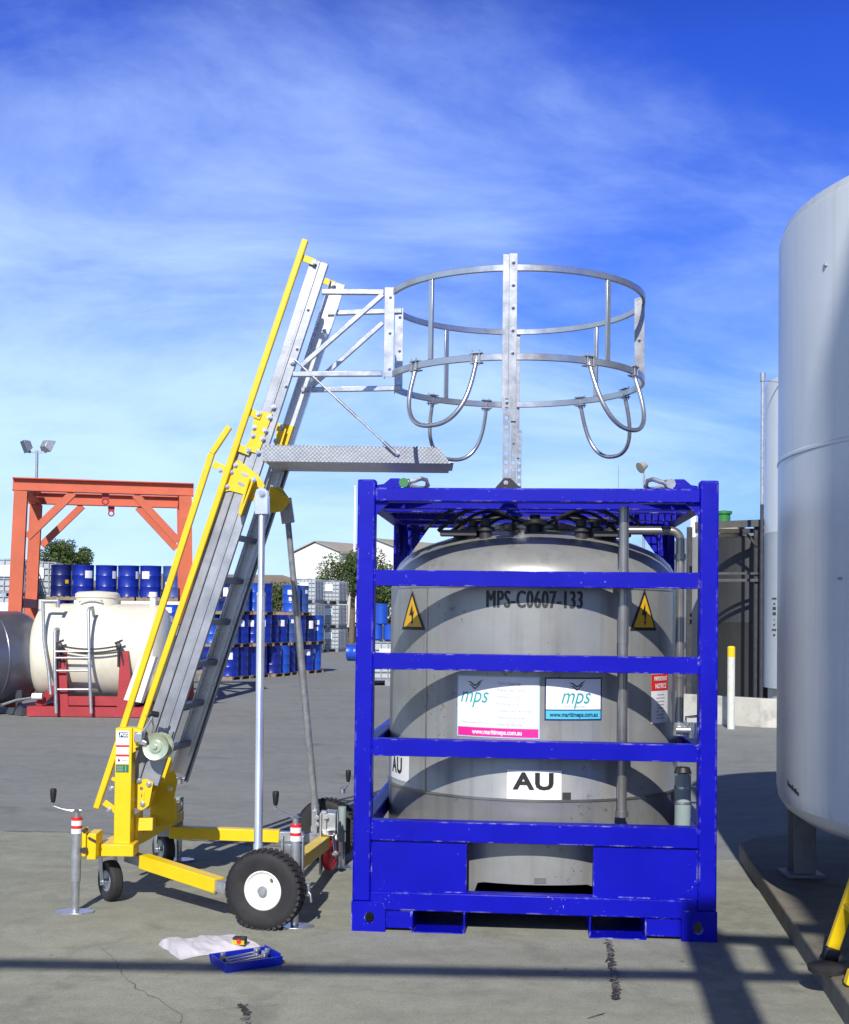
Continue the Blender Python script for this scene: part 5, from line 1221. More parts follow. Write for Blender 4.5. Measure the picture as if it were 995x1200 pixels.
for i, w in enumerate((0.14, 0.05, 0.10, 0.10, 0.02, 0.05, 0.13, 0.07)):
    b.nxt(); z = 1.95 - i * 0.085; a0_ = R(196.5)
    for k in range(3):
        t0_ = a0_ + (w / 1.12) * (k / 3 - 0.5) * 1.0; t1_ = t0_ + (w / 1.12) / 3 * 0.8
        h = 0.05 if i in (2, 3) else 0.03
        b.poly([V((1.123 * math.cos(t0_), 1.123 * math.sin(t0_), z)), V((1.123 * math.cos(t1_), 1.123 * math.sin(t1_), z)), V((1.123 * math.cos(t1_), 1.123 * math.sin(t1_), z + h)), V((1.123 * math.cos(t0_), 1.123 * math.sin(t0_), z + h))])
b.build('lettering', M['ink'], tk2, smooth=0)
dk = vtank('storage_tank', 'squat tank in shade-dark colour inside the bund with a green vent on top', (6.28, 23.2), 1.12, 0.02, 3.12, M['shadetank'], 0.05)
vX = P(849, 600, 23).x - 6.28
b = MB(); b.lathe([(0.34, 3.08), (0.33, 3.26), (0.22, 3.33), (0.15, 3.36), (0.15, 3.40)], (vX + 0.05, -0.2, 0), seg=24); b.build('vent_dome', M['cream'], dk)
b = MB(); b.lathe([(0.12, 3.36), (0.12, 3.56), (0.15, 3.57), (0.15, 3.62), (0, 3.64)], (vX - 0.01, -0.2, 0), seg=20); b.build('vent_cap', M['green'], dk)
b = MB(); t0_, t1_ = R(247), R(256); b.poly([V((1.125 * math.cos(t), 1.125 * math.sin(t), z)) for t, z in ((t0_, 1.42), (t1_, 1.42), (t1_, 1.54), (t0_, 1.54))]); b.build('blue_plate', mat('dull_blue_plate', (0.03, 0.07, 0.12), 0.5), dk, smooth=0)
gt = vtank('storage_tank', 'plain grey tank seen through the right side of the blue frame', (6.70, 26.2), 1.42, 0.02, 3.30, M['greytank'], 0.15)
b = MB()
for a, z in ((200, 3.4), (215, 3.45)): b.nxt(); b.cyl((1.2 * math.cos(R(a)), 1.2 * math.sin(R(a)), 3.28), (1.2 * math.cos(R(a)), 1.2 * math.sin(R(a)), 3.75), 0.07, seg=10)
b.build('vent_valve', M['white'], gt)
sf = thing('steel_frame', 'dark galvanised steel pipe frame with a top beam standing before the dark tank', 'steel frame', (5.3, 21.6, 0))
YS = 21.6
for px in (822, 886.5):
    for dy in (0, 1.0):
        q = P(px, 700, YS); b = MB(); b.box(q.x - 0.045, q.x + 0.045, YS + dy - 0.04, YS + dy + 0.04, 0.0, P(px, 613, YS).z); b.build('frame_post', M['darksteel'], sf, world=True)
dg = mat('weathered_steel', (0.08, 0.08, 0.08), 0.6, metal=0.3, var=0.2, scale=8)
for (p, q, w, h, dy) in (((815, 616), (902, 612.5), 0.06, 0.12, -0.09), ((815, 672), (893, 672), 0.04, 0.04, -0.062), ((815, 680), (893, 680), 0.05, 0.05, -0.066), ((815, 622), (900, 622), 0.06, 0.08, 1.0)):
    b = MB(); b.bar(P(p[0], p[1], YS + dy), P(q[0], q[1], YS + dy), w, h); b.build('frame_beam', dg if h != 0.08 else M['darksteel'], sf, world=True)
b = MB(); b.bar(P(887, 614, YS + 0.04), P(887, 614, YS + 0.96), 0.08, 0.08); b.bar(P(887, 640, YS - 0.05), P(868, 617, YS - 0.05), 0.04, 0.04); b.build('frame_brace', M['darksteel'], sf, world=True)
sp = thing('vent_stack', 'slim dark pipe with a thick white top beside the tall narrow tank', 'pipe', tuple(P(892.5, 700, 20.0).xy) + (0,))
zt_ = P(892.5, 437, 20.0).z
b = MB(); b.cyl((0, 0, 0), (0, 0, zt_ * 0.62), 0.03, seg=14); b.build('pipe_shaft', M['darksteel'], sp)
b = MB(); b.cyl((0, 0, zt_ * 0.62), (0, 0, zt_ - 0.10), 0.03, seg=14); b.cyl((0, 0, zt_ - 0.14), (0, 0, zt_), 0.045, seg=14); b.bar((0, 0, zt_ - 0.12), (0.35, 0.15, zt_ - 0.12), 0.02, 0.02); b.build('pipe_head', M['galv'], sp)

# ------------------------------------------------------------------ left background: gantry and horizontal tanks
GY0, GY1 = 21.0, 23.6
gx0 = P(24, 620, GY0).x; gx1 = gx0 + 2.73; gz = P(120, 559, GY0).z - 0.02
gn = thing('lifting_gantry', 'red oxide steel lifting gantry of I-beams standing over the horizontal tanks', 'gantry', ((gx0 + gx1) / 2, (GY0 + GY1) / 2, 0))
def ibeam(b, p, q, w, h, up):
    p, q, up = V(p), V(q), V(up).normalized(); t = 0.018
    b.bar(p + up * (h / 2 - t / 2), q + up * (h / 2 - t / 2), w, t, up=up); b.bar(p - up * (h / 2 - t / 2), q - up * (h / 2 - t / 2), w, t, up=up); b.bar(p, q, t, h - 2 * t, up=up)
pw_ = 0.215
for y in (GY0, GY1):
    for s, x in ((-1, gx0), (1, gx1)):
        b = MB(); ibeam(b, (x - s * 0.0 + s * 0.10, y, 0), (x, y, gz - 0.24), pw_, pw_, (0, 1, 0)); b.build('gantry_post', M['redoxide'], gn, world=True)
        b = MB(); ibeam(b, (x - s * 0.11, y, gz - 1.02), (x - s * 0.85, y, gz - 0.24), 0.125, 0.125, (0, 1, 0)); b.build('gantry_brace', M['redoxide'], gn, world=True)
    b = MB(); ibeam(b, (gx0 - 0.14, y, gz - 0.12), (gx1 + 0.14, y, gz - 0.12), 0.19, 0.22, (0, 0, 1)); b.build('gantry_beam', M['redoxide'], gn, world=True)
    b = MB(); mx = (gx0 + gx1) / 2 + 0.02; b.box(mx - 0.06, mx + 0.06, y - 0.01, y + 0.01, gz - 0.33, gz - 0.24); b.tube([V((mx + 0.05 * math.cos(R(a)), y, gz - 0.37 + 0.05 * math.sin(R(a)))) for a in range(0, 360, 30)], 0.014, 8, closed=True); b.build('lifting_eye', M['redpaint'], gn, world=True)
for x in (gx0, gx1):
    b = MB(); ibeam(b, (x, GY0 + 0.13, gz - 0.12), (x, GY1 - 0.13, gz - 0.12), 0.2, 0.22, (0, 0, 1)); b.build('gantry_beam', M['redoxide'], gn, world=True)
    b = MB(); b.bar((x, GY0 + 0.13, 1.75), (x, GY1 - 0.13, 1.75), 0.12, 0.16); b.build('gantry_tie', M['redoxide'], gn, world=True)
pv = V((gx0, GY0, 0)); gn.rotation_euler.z = R(12); gn.location = pv + Matrix.Rotation(R(12), 3, 'Z') @ (V(gn.location) - pv)
# cream horizontal tank on a red skid
YT = 19.4; xl, xr = P(40, 765, YT).x, P(184, 765, YT).x; RT = 0.77; zc_ = 0.97
wt_ = thing('horizontal_tank', 'cream white horizontal tank on a red skid with a steel ladder in front', 'horizontal tank', ((xl + xr) / 2, YT + 0.4, 0), 0.0)
ya = YT + RT * 0.6
b = MB(); b.lathe([(0, -0.16), (0.3, -0.14), (0.55, -0.08), (0.70, -0.01), (0.755, 0.06), (RT, 0.12), (RT, xr - xl - 0.1), (0.755, xr - xl - 0.04), (0.68, xr - xl + 0.03), (0.4, xr - xl + 0.1), (0, xr - xl + 0.13)], (xl, ya, zc_), (1, 0.03, 0), seg=64); b.build('tank_shell', M['creamtank'], wt_, world=True, smooth=30)
q = P(114, 712, ya); b = MB(); b.lathe([(0.33, zc_ + RT - 0.1), (0.33, zc_ + RT + 0.10), (0.345, zc_ + RT + 0.10), (0.345, zc_ + RT + 0.16), (0.30, zc_ + RT + 0.19), (0, zc_ + RT + 0.21)], (q.x, ya, 0), seg=32); mw2 = b.build('manway', M['creamtank'], wt_, world=True)
b = MB(); b.tube([(q.x - 0.19, ya - 0.33, zc_ + RT + 0.03), (q.x - 0.19, ya - 0.37, zc_ + RT + 0.05), (q.x + 0.16, ya - 0.37, zc_ + RT + 0.06), (q.x + 0.16, ya - 0.33, zc_ + RT + 0.04)], 0.012, 8); b.build('manway_handle', M['galv'], mw2, world=True)
q = P(62, 712, ya); b = MB(); b.cyl((q.x, ya - 0.2, zc_ + RT - 0.1), (q.x, ya - 0.2, zc_ + RT + 0.06), 0.16, seg=24); b.build('nozzle', M['creamtank'], wt_, world=True)
b = MB(); q = P(100, 715, ya); b.bar((P(85, 715, ya).x, ya + 0.1, zc_ + RT + 0.03), (xr + 0.3, ya + 0.12, zc_ + RT + 0.03), 0.04, 0.05)
q = P(181, 705, ya); b.cyl((q.x, ya - 0.1, zc_ + RT - 0.3), (q.x, ya - 0.1, zc_ + RT + 0.12), 0.05, seg=14); b.cyl((q.x, ya - 0.1, zc_ + RT + 0.12), (q.x, ya - 0.1, zc_ + RT + 0.20), 0.065, seg=14)
b.build('top_pipe', M['white'], wt_, world=True)
yf = ya - RT
b = MB()
zsk = 0.16
sx0, sx1 = P(33, 832, yf).x, P(172, 832, yf).x
b.box(sx0, sx1, yf - 0.06, yf + 0.06, 0.01, zsk); b.box(sx0, sx1, ya + RT - 0.3, ya + RT - 0.18, 0.01, zsk)
for px in (38, 70, 145, 165): x = P(px, 830, yf).x; b.box(x - 0.06, x + 0.06, yf + 0.062, ya + RT - 0.302, 0.015, zsk - 0.01)
b.bar((sx0 + 0.1, yf + 0.12, zsk), (sx0 + 0.42, yf + 0.25, 0.52), 0.1, 0.1)
b.box(sx0 + 0.4, sx1 - 0.2, yf - 0.03, yf + 0.05, zsk + 0.02, zsk + 0.16)
b.build('skid', M['redpaint'], wt_, world=True)
for px0, px1 in ((64, 77), (141, 150)):
    x0, x1 = P(px0, 800, yf).x, P(px1, 800, yf).x; b = MB()
    for yy in (yf + 0.0,):
        b.prism([(x0 - (0.03 if px0 > 100 else -0.04), yy - 0.05, zsk), (x1 + (0.10 if px0 > 100 else 0.06), yy - 0.05, zsk), (x1, yy - 0.05, 1.02), (x0, yy - 0.05, 1.02)], (0, 0.09, 0))
    b.build('saddle_post', M['redpaint'], wt_, world=True)
b = MB(); ypl = yf - 0.08
p, q = P(70, 757, ypl), P(139, 757, ypl)
for dz in (0, -0.055):
    pts_ = [p.lerp(q, i / 12) + V((0, 0, dz - 0.05 * math.sin(math.pi * i / 12))) for i in range(13)]
    n = 60
    for i in range(n):
        f = i / n * 12; k = int(f); a_ = pts_[k].lerp(pts_[min(12, k + 1)], f - k); b.ball(a_, 0.013, 5, 3, (1.6, 1, 1) if i % 2 else (1.2, 1.2, 1.4))
for e_ in (p, q):
    b.cyl(e_ + V((0, 0.02, -0.32)), e_ + V((0, 0.0, 0.02)), 0.02, seg=8); b.ball(e_, 0.05, 8, 5, (1, 0.6, 1.2)); b.cyl(e_ + V((-0.06, 0, 0.04)), e_ + V((0.06, 0, 0.09)), 0.018, seg=8); b.cyl(e_ + V((0.02, 0, -0.03)), e_ + V((0.09, 0.05, -0.36)), 0.014, seg=8)
b.build('tie_chain', M['darksteel'], wt_, world=True)
b = MB(); yl = yf - 0.16
def rail(pts): b.tube([P(x, y, yl + dy) for x, y, dy in pts], 0.026, 10)
for x in (64.5, 105.5):
    rail([(x + 1.5, 836, 0), (x + (0 if x < 90 else -0.5), 790, 0.02), (x - (0.3 if x < 90 else 2), (742 if x < 90 else 718), 0.1), (x + 1 - (0 if x < 90 else 2), (737 if x < 90 else 713), 0.15), (x + 4 - (0 if x < 90 else 1), (737 if x < 90 else 712), 0.28)] + ([(x + 4.5, 722, 0.42)] if x > 90 else []))
for y in (763.5, 771, 786, 808): b.cyl(P(65, y, yl + 0.03), P(105, y, yl + 0.03), 0.016, seg=8)
lad = b.build('ladder', M['galv'], wt_, world=True)
b = MB(); rail([(59.5, 814, 0.05), (57, 785, 0.1), (51.5, 750, 0.12), (50.5, 704, 0.2)]); b.cyl(P(50.5, 704.5, yl + 0.2), P(68, 704.5, yl + 0.2), 0.035, seg=10); b.cyl(P(68, 700, yl + 0.2), P(68, 712, yl + 0.2), 0.03, seg=10); b.build('overflow_pipe', M['galv'], wt_, world=True)
b = MB(); b.cyl(P(38, 816, yf), P(50, 816, yf), 0.05, seg=12); b.nxt(); b.cyl(P(147, 778, yf + 0.05), P(150, 786, yf), 0.03, seg=8); b.build('drain_valve', M['white'], wt_, world=True)
# grey tank end with red lettering behind the ladder
q = P(192, 765, 20.6)
ge = thing('portable_tank', 'grey portable tank with red lettering half hidden behind the yellow handrails', 'portable tank', (q.x, 20.6, 0))
b = MB(); b.lathe([(0, 0.12), (0.36, 0.12), (0.38, 0.16), (0.38, 1.30), (0.33, 1.42), (0.16, 1.48), (0.14, 1.56), (0, 1.57)], seg=40); b.build('tank_shell', mat('pale_grey_paint', (0.42, 0.45, 0.47), 0.45, var=0.06), ge)
b = text_bm('JOU', 0.26, bold=0.008, sx=0.75); b.move(lambda c: V((0.382 * math.sin(c.x / 0.38 - 0.1), -0.382 * math.cos(c.x / 0.38 - 0.1), c.y + 1.10))); b.build('lettering', M['redink'], ge, smooth=0)
b = MB(); b.poly([V((0.383 * math.sin(a), -0.383 * math.cos(a), z)) for a, z in ((-0.1, 0.86), (0.35, 0.86), (0.35, 0.94), (-0.1, 0.94))]); b.build('blue_plate', M['navy'], ge, smooth=0)
# dark stainless tank at the far left
ea, ed = V((P(27, 775, 19.9).x, 19.9, 0.88)), V((-0.68, -0.73, 0)).normalized()
sl_ = thing('horizontal_tank', 'dark stainless horizontal tank with blue end ring at the left edge', 'horizontal tank', (ea.x, ea.y, 0))
b = MB(); b.lathe([(0, -0.18), (0.35, -0.15), (0.6, -0.06), (0.70, 0.04), (0.73, 0.14), (0.73, 0.60), (0.737, 0.61), (0.737, 0.63), (0.73, 0.64), (0.73, 1.2), (0.73, 1.9), (0.66, 2.0), (0.4, 2.1), (0, 2.13)], ea, ed, seg=64); b.build('tank_shell', M['bluetank'], sl_, world=True, smooth=30)
b = MB(); b.lathe([(0.735, 1.15), (0.78, 1.15), (0.78, 1.28), (0.735, 1.28)], ea, ed, seg=48); b.build('end_ring', mat('blue_ring_paint', (0.01, 0.03, 0.30), 0.4), sl_, world=True)
b = MB()
for k in (0.35, 1.2):
    c = ea + ed * k; s = V((-ed.y, ed.x, 0))
    for w in (-0.5, 0.5): b.bar(V((c.x, c.y, 0)) + s * w * 1.1, c + s * w - V((0, 0, 0.45)), 0.07, 0.07)
    b.bar(V((c.x, c.y, 0.06)) - s * 0.7, V((c.x, c.y, 0.06)) + s * 0.7, 0.1, 0.1)
b.build('tank_stand', M['bluetank'], sl_, world=True)
b = MB(); q0 = P(2, 826, 19.0); q1 = P(36, 818, 19.3); b.tube([q0, q0.lerp(q1, 0.5) + V((0, 0, 0.02)), q1], 0.02, 8); tag(b.build('drain_hose', M['galv']), 'grey hose running along the ground from dark stainless tank to cream tank', 'hose')

# ------------------------------------------------------------------ drums on pallets
def make_drum(m, label, patches):
    t = thing('drum', label, 'drum'); b = MB(); r, h = 0.29, 0.86
    b.lathe([(0, 0.012), (r - 0.02, 0.012), (r - 0.012, 0.0), (r, 0.006), (r, 0.025), (r - 0.008, 0.04), (r - 0.008, h * 0.33 - 0.02), (r, h * 0.33), (r - 0.008, h * 0.33 + 0.02), (r - 0.008, h * 0.67 - 0.02), (r, h * 0.67), (r - 0.008, h * 0.67 + 0.02), (r - 0.008, h - 0.04), (r, h - 0.025), (r, h - 0.004), (r - 0.012, h), (r - 0.02, h - 0.014), (0, h - 0.014)], seg=28)
    bd = b.build('drum_body', m, t, smooth=30)
    b = MB(); b.cyl((0.18, 0, h - 0.014), (0.18, 0, h + 0.004), 0.035, seg=12); b.cyl((-0.2, 0, h - 0.014), (-0.2, 0, h), 0.02, seg=10); b.build('bung', M['black'], t)
    for (a, z, w, hh, mm) in patches:
        b = MB(); n = 5; r2 = r + 0.001
        for i in range(n):
            t0_, t1_ = R(a) + w / r * (i / n - 0.5), R(a) + w / r * ((i + 1) / n - 0.5)
            b.poly([V((r2 * math.cos(x), r2 * math.sin(x), zz)) for x, zz in ((t0_, z), (t1_, z), (t1_, z + hh), (t0_, z + hh))])
        b.build('drum_label', M[mm], t, smooth=0)
    return t
PAT = [[(-90, 0.50, 0.22, 0.20, 'decal')], [(-80, 0.42, 0.16, 0.26, 'decal'), (-125, 0.35, 0.10, 0.10, 'warn')], [(-60, 0.55, 0.18, 0.15, 'decal'), (-60, 0.35, 0.09, 0.12, 'decal')], [], [(-100, 0.30, 0.2, 0.12, 'decal'), (-30, 0.6, 0.12, 0.12, 'decal')]]
protos = [make_drum(DR[i], 'proto', PAT[i]) for i in range(5)]
CN = ['deep blue', 'navy blue', 'bright blue', 'mid blue', 'faded blue']
SCL = [1.0]
used_p = set()
def place_drum(kind, loc, rz, label, group, ov=None):
    if kind not in used_p:
        used_p.add(kind); o = protos[kind]; o.location = loc; o.rotation_euler = (0, 0, rz); o['label'] = label; o['group'] = group
    else: o = dup(protos[kind], loc, rz, label, group)
    o.scale = (SCL[0],) * 3; return o
def make_pallet(label):
    t = thing('pallet', label, 'pallet'); b = MB()
    for i in range(7): x = -0.58 + 0.17 * i; b.box(x, x + 0.12, -0.58, 0.58, 0.082, 0.1)
    b.build('deck_board', M['wood'], t, smooth=0)
    b = MB()
    for y in (-0.53, 0, 0.53): b.box(-0.58, 0.58, y - 0.045, y + 0.045, 0.0, 0.081)
    b.build('bearer', M['wood'], t, smooth=0); return t
pal = make_pallet('p'); pal_used = [False]
def place_pallet(loc, rz, label, group):
    if not pal_used[0]:
        pal_used[0] = True; pal.location = loc; pal.rotation_euler = (0, 0, rz); pal['label'] = label; pal['group'] = group; o = pal
    else: o = dup(pal, loc, rz, label, group)
    o.scale = (SCL[0],) * 3
TIER = 0.962; TN = ['bottom', 'middle', 'top']
dirn = V((0.37, 0.93, 0)).normalized(); sid = V((dirn.y, -dirn.x, 0))
s0 = G(252, 797) + dirn * 0.6 - sid * 0.05
ang0 = math.atan2(dirn.y, dirn.x) - math.pi / 2
SCL[0] = 0.83
for i in range(5):
    for k in range(3):
        if k == 2 and i in (2, 4): continue
        c = s0 + dirn * 1.02 * i + V((rnd.uniform(-0.06, 0.06), rnd.uniform(-0.06, 0.06), TIER * k * SCL[0]))
        place_pallet(c, ang0, f'wooden pallet under the {TN[k]} tier, {ORD[i]} from the near end of the long drum stack', 'pallets of the long drum stack')
        n = 0
        for (u_, w_) in ((-0.29, 0.29), (0.29, 0.29), (-0.29, -0.29)):
            if w_ < 0 and i > 0: continue
            kind = rnd.choice([0, 0, 1, 2, 3, 4] if k != 0 else [0, 2, 2, 1, 3, 4])
            p = c + (dirn * u_ + sid * w_ + V((0, 0, 0.1))) * SCL[0]
            if w_ < 0: la = f'{CN[kind]} drum at the left near corner of the {TN[k]} tier, long drum stack'
            else: la = f'{CN[kind]} drum, {TN[k]} tier, {ORD[i * 2 + n]} along right face of the long drum stack'; n += 1
            place_drum(kind, p, rnd.uniform(-0.7, 0.5), la, 'drums of the long stack behind the support legs')
# stack behind the cream tank
SCL[0] = 1.0
YD = 33.6
for k in range(3):
    x0 = P(70, 690, YD).x
    for i in range(7):
        x = x0 + 0.605 * i
        if i % 2 == 0: place_pallet((x + 0.3, YD + 0.29, TIER * k), 0.0, f'wooden pallet under {TN[k]} tier, {ORD[i // 2]} from left, drum stack behind the cream tank', 'pallets of the drum stack behind the cream tank')
        kind = (1 if i == 0 else rnd.choice([0, 0, 3, 4])) if k == 2 else rnd.choice([0, 1, 2, 3])
        place_drum(kind, (x + rnd.uniform(-.012, .012), YD + (rnd.uniform(0, 0.3) if k == 2 else 0), TIER * k + 0.1), rnd.uniform(-1.6, 1.6), f'{CN[kind]} drum, {TN[k]} tier, {ORD[i]} from left in stack behind the cream tank', 'drums of the stack behind the cream tank')
# a drum lying near the bins, seen just left of the frame post
place_drum(2, (P(408, 758, 44).x, 44, 0.29), 0, 'bright blue drum lying on its side far behind, just left of the blue frame', 'loose blue drums')
o = [x for x in bpy.data.objects if x.get('label', '').startswith('bright blue drum lying')][0]; o.rotation_euler = (R(90), 0, R(75))

# ------------------------------------------------------------------ caged plastic containers
def make_ibc(label):
    t = thing('caged_container', label, 'caged container'); b = MB()
    b.box(-0.47, 0.47, -0.57, 0.57, 0.16, 0.98); b.cyl((0, 0, 0.98), (0, 0, 1.04), 0.11, seg=18); b.build('plastic_bottle', M['ibcplastic'], t, bevel=0.05, seg=3)
    b = MB()
    for z in (0.15, 0.32, 0.49, 0.66, 0.83, 1.0):
        for s in (-1, 1): b.box(-0.5, 0.5, s * 0.6 - 0.009, s * 0.6 + 0.009, z - 0.012, z + 0.012); b.box(s * 0.5 - 0.009, s * 0.5 + 0.009, -0.6, 0.6, z - 0.011, z + 0.011)
    for i in range(7):
        for s in (-1, 1):
            x = -0.49 + 0.98 * i / 6; b.box(x - 0.011, x + 0.011, s * 0.612 - 0.008, s * 0.612 + 0.008, 0.14, 1.01)
            y = -0.59 + 1.18 * i / 6; b.box(s * 0.512 - 0.008, s * 0.512 + 0.008, y - 0.011, y + 0.011, 0.14, 1.01)
    b.build('wire_cage', M['galv'], t, smooth=0)
    b = MB()
    for x in (-0.42, 0, 0.42): b.box(x - 0.06, x + 0.06, -0.6, 0.6, 0.0, 0.12)
    b.box(-0.5, 0.5, -0.6, 0.6, 0.12, 0.138); b.build('base_pallet', M['galv'], t)
    b = MB(); b.box(-0.2, 0.2, -0.63, -0.622, 0.55, 0.85); b.build('name_plate', M['decal'], t); return t
ibc = make_ibc('x'); iu = [False]
def place_ibc(loc, rz, label, group):
    if not iu[0]:
        iu[0] = True; ibc.location = loc; ibc.rotation_euler = (0, 0, rz); ibc['label'] = label; ibc['group'] = group; return ibc
    return dup(ibc, loc, rz, label, group)
HI = 1.05
for i, (px, Y, nt, rz, wh) in enumerate(((10, 33.0, 3, 0.12, 'at the left edge'), (47, 34.6, 3, 0.12, 'between the left gantry posts'), (390, 55, 3, -0.25, 'just left of the blue frame'), (362, 52.5, 3, -0.25, 'behind the far end of the long drum stack'))):
    for k in range(nt):
        place_ibc((P(px, 700, Y).x, Y, (HI if i > 1 else 0.98) * k), rz, f'caged white container, {TN[k]} of the stack {wh}', 'stacked caged containers')
ib = place_ibc((P(452, 790, 29).x, 29.2, 0), 0.1, 'single caged container seen between the left frame post and the stainless tank', 'stacked caged containers')
for i, (px, k, la) in enumerate(((441, 0, 'left'), (456, 0, 'right'), (446, 1, 'upper'))):
    p = P(px, 750, 28.9); dm = MB(); r, h = (0.14, 0.36) if k == 0 else (0.16, 0.46)
    tt = thing('small_drum', f'small blue plastic drum, {la} one of three on the single caged container', 'drum', (p.x, 28.95, 1.05 + 0.36 * k), 0, 'small drums on the single container')
    dm.lathe([(0, 0), (r - 0.02, 0), (r, 0.02), (r, h - 0.05), (r - 0.02, h - 0.03), (r - 0.02, h), (0, h)], seg=20); dm.build('drum_body', DR[2], tt)
    dm = MB(); dm.cyl((0, 0, h), (0, 0, h + 0.02), r * 0.9, seg=18); dm.build('drum_lid', M['black'] if k == 0 else DR[2], tt)

# ------------------------------------------------------------------ sheds, roofs, poles
def shed(label, ap, zap, zev, W, L):
    g = V((5.5, -4.5, 0)).normalized(); l = V((4.5, 5.5, 0)).normalized(); ap = V(ap)
    t = thing('warehouse', label, 'warehouse', (ap.x, ap.y, 0), 0, 'pale warehouses behind the trees')
    a, c = ap - g * W / 2, ap + g * W / 2
    b = MB(); f = [V((a.x, a.y, 0)), V((c.x, c.y, 0)), V((c.x, c.y, zev)), V((ap.x, ap.y, zap)), V((a.x, a.y, zev))]
    b.prism(f, l * L); b.build('wall', M['shed'], t, world=True, smooth=0)
    b = MB()
    for e_, s in ((a, -1), (c, 1)):
        up = V((0, 0, 0.12)); r0, e0 = V((ap.x, ap.y, zap)) + up - l * 0.25, V((e_.x, e_.y, zev)) + up - l * 0.25 + g * s * 0.25 - V((0, 0, 0.04))
        b.hexa([r0, e0, e0 + l * (L + 0.5), r0 + l * (L + 0.5)], [x + V((0, 0, 0.1)) for x in (r0, e0, e0 + l * (L + 0.5), r0 + l * (L + 0.5))])
    b.build('roof', M['roofing'], t, world=True, smooth=0)
    b = MB(); b.bar(V((c.x, c.y, zev)) + g * 0.3, V((c.x, c.y, zev)) + g * 0.3 + l * L, 0.2, 0.2); b.build('gutter', M['roofing'], t, world=True)
shed('pale warehouse gable with beige roof, the left one of the pair', (-12.3, 140, 0), 9.75, 8.55, 7.2, 13)
shed('pale warehouse with beige roof seen through the blue frame, the right one of the pair', (-5.3, 134.2, 0), 9.75, 8.55, 7.2, 10.6)
bb_ = thing('low_building', 'low building with a long brown hipped roof behind the drum stacks', 'building', (-14, 72, 0))
x0, x1, y0, y1 = P(70, 700, 70).x, P(384, 700, 70).x, 68, 78; ze, zr = P(300, 693, 70).z, P(300, 673.5, 73).z
b = MB(); b.box(x0, x1, y0 + 0.5, y1 - 0.5, 0, ze); b.build('wall', mat('brown_wall', (0.22, 0.18, 0.13), 0.8), bb_, world=True, smooth=0)
b = MB(); ym = (y0 + y1) / 2; xr_ = P(331, 700, 73).x
A_ = [(x0 - .4, y0, ze + .01), (x1 + .4, y0, ze + .01), (x1 + .4, y1, ze + .01), (x0 - .4, y1, ze + .01)]
vs = [b.v(p) for p in A_] + [b.v((x0 + 4, ym, zr)), b.v((xr_, ym, zr))]
b.face([vs[0], vs[1], vs[5], vs[4]]); b.face([vs[1], vs[2], vs[5]]); b.face([vs[2], vs[3], vs[4], vs[5]]); b.face([vs[3], vs[0], vs[4]]); b.face([vs[3], vs[2], vs[1], vs[0]])
b.build('roof', M['roofing2'], bb_, world=True, smooth=0)
b = MB()
for k in range(14):
    x = x0 + 1 + (x1 - x0 - 2) * k / 13; b.nxt(); b.box(x - 0.5, x + 0.4, y0 + 0.44, y0 + 0.49, 0.9, ze - 0.5)
b.build('window', M['darksteel'], bb_, world=True, smooth=0)
wp = thing('white_pole', 'slim white pole rising just left of the blue frame post', 'pole', tuple(P(414.8, 700, 78).xy) + (0,))
zt_ = P(414.8, 571, 78).z
b = MB(); b.cyl((0, 0, 0), (0, 0, zt_), 0.08, seg=14); b.build('pole_shaft', M['white'], wp)
b = MB(); b.cyl((0, 0, zt_), (0, 0, zt_ + 0.08), 0.11, seg=14); b.build('pole_cap', M['white'], wp)
def flood(b, c, fwd, w, h, d=0.22):
    fwd = V(fwd).normalized(); sd = fwd.cross(V((0, 0, 1))).normalized(); up = sd.cross(fwd); c = V(c)
    q = lambda s, k: [c + fwd * s + sd * i * w / 2 * k + up * j * h / 2 * k for i, j in ((-1, -1), (1, -1), (1, 1), (-1, 1))]
    b.hexa(q(-d, 0.55), q(0, 1.0))
def flood_glass(b, c, fwd, w, h):
    fwd = V(fwd).normalized(); sd = fwd.cross(V((0, 0, 1))).normalized(); up = sd.cross(fwd); c = V(c) + fwd * 0.004
    b.hexa([c + sd * i * w * .44 + up * j * h * .44 for i, j in ((-1, -1), (1, -1), (1, 1), (-1, 1))], [c + fwd * 0.01 + sd * i * w * .44 + up * j * h * .44 for i, j in ((-1, -1), (1, -1), (1, 1), (-1, 1))])
fx = P(42, 600, 40).x; zt_ = P(42, 528, 40).z
fl = thing('floodlight_pole', 'slim pole with two floodlights above the red gantry on the left', 'floodlight', (fx, 40, 0))
b = MB(); b.cyl((0, 0, 0), (0, 0, zt_), 0.06, 0.045, seg=12); b.bar((-0.3, 0, zt_ - 0.05), (0.3, 0, zt_ - 0.05), 0.06, 0.06); b.build('pole_shaft', M['galv'], fl)
for cx_, fwd in ((-0.42, (-0.75, -0.45, -0.35)), (0.38, (0.55, 0.7, -0.45))):
    b = MB(); c = V((cx_, 0, zt_ + 0.12)); flood(b, c, fwd, 0.5, 0.42); b.bar((cx_ * 0.55, 0, zt_ - 0.03), c - V(fwd).normalized() * 0.12, 0.05, 0.05); h_ = b.build('floodlight', M['galv'], fl, bevel=0.01)
    b = MB(); flood_glass(b, c, fwd, 0.5, 0.42); b.build('lamp_glass', M['bluetank'], h_)
fx = P(754.5, 600, 36).x; zt_ = P(754.5, 556, 36).z
fl = thing('floodlight_pole', 'slim pole with a single round floodlight behind the blue frame', 'floodlight', (fx, 36, 0))
b = MB(); b.cyl((0, 0, 0), (0, 0, zt_), 0.05, 0.03, seg=12); b.build('pole_shaft', M['galv'], fl)
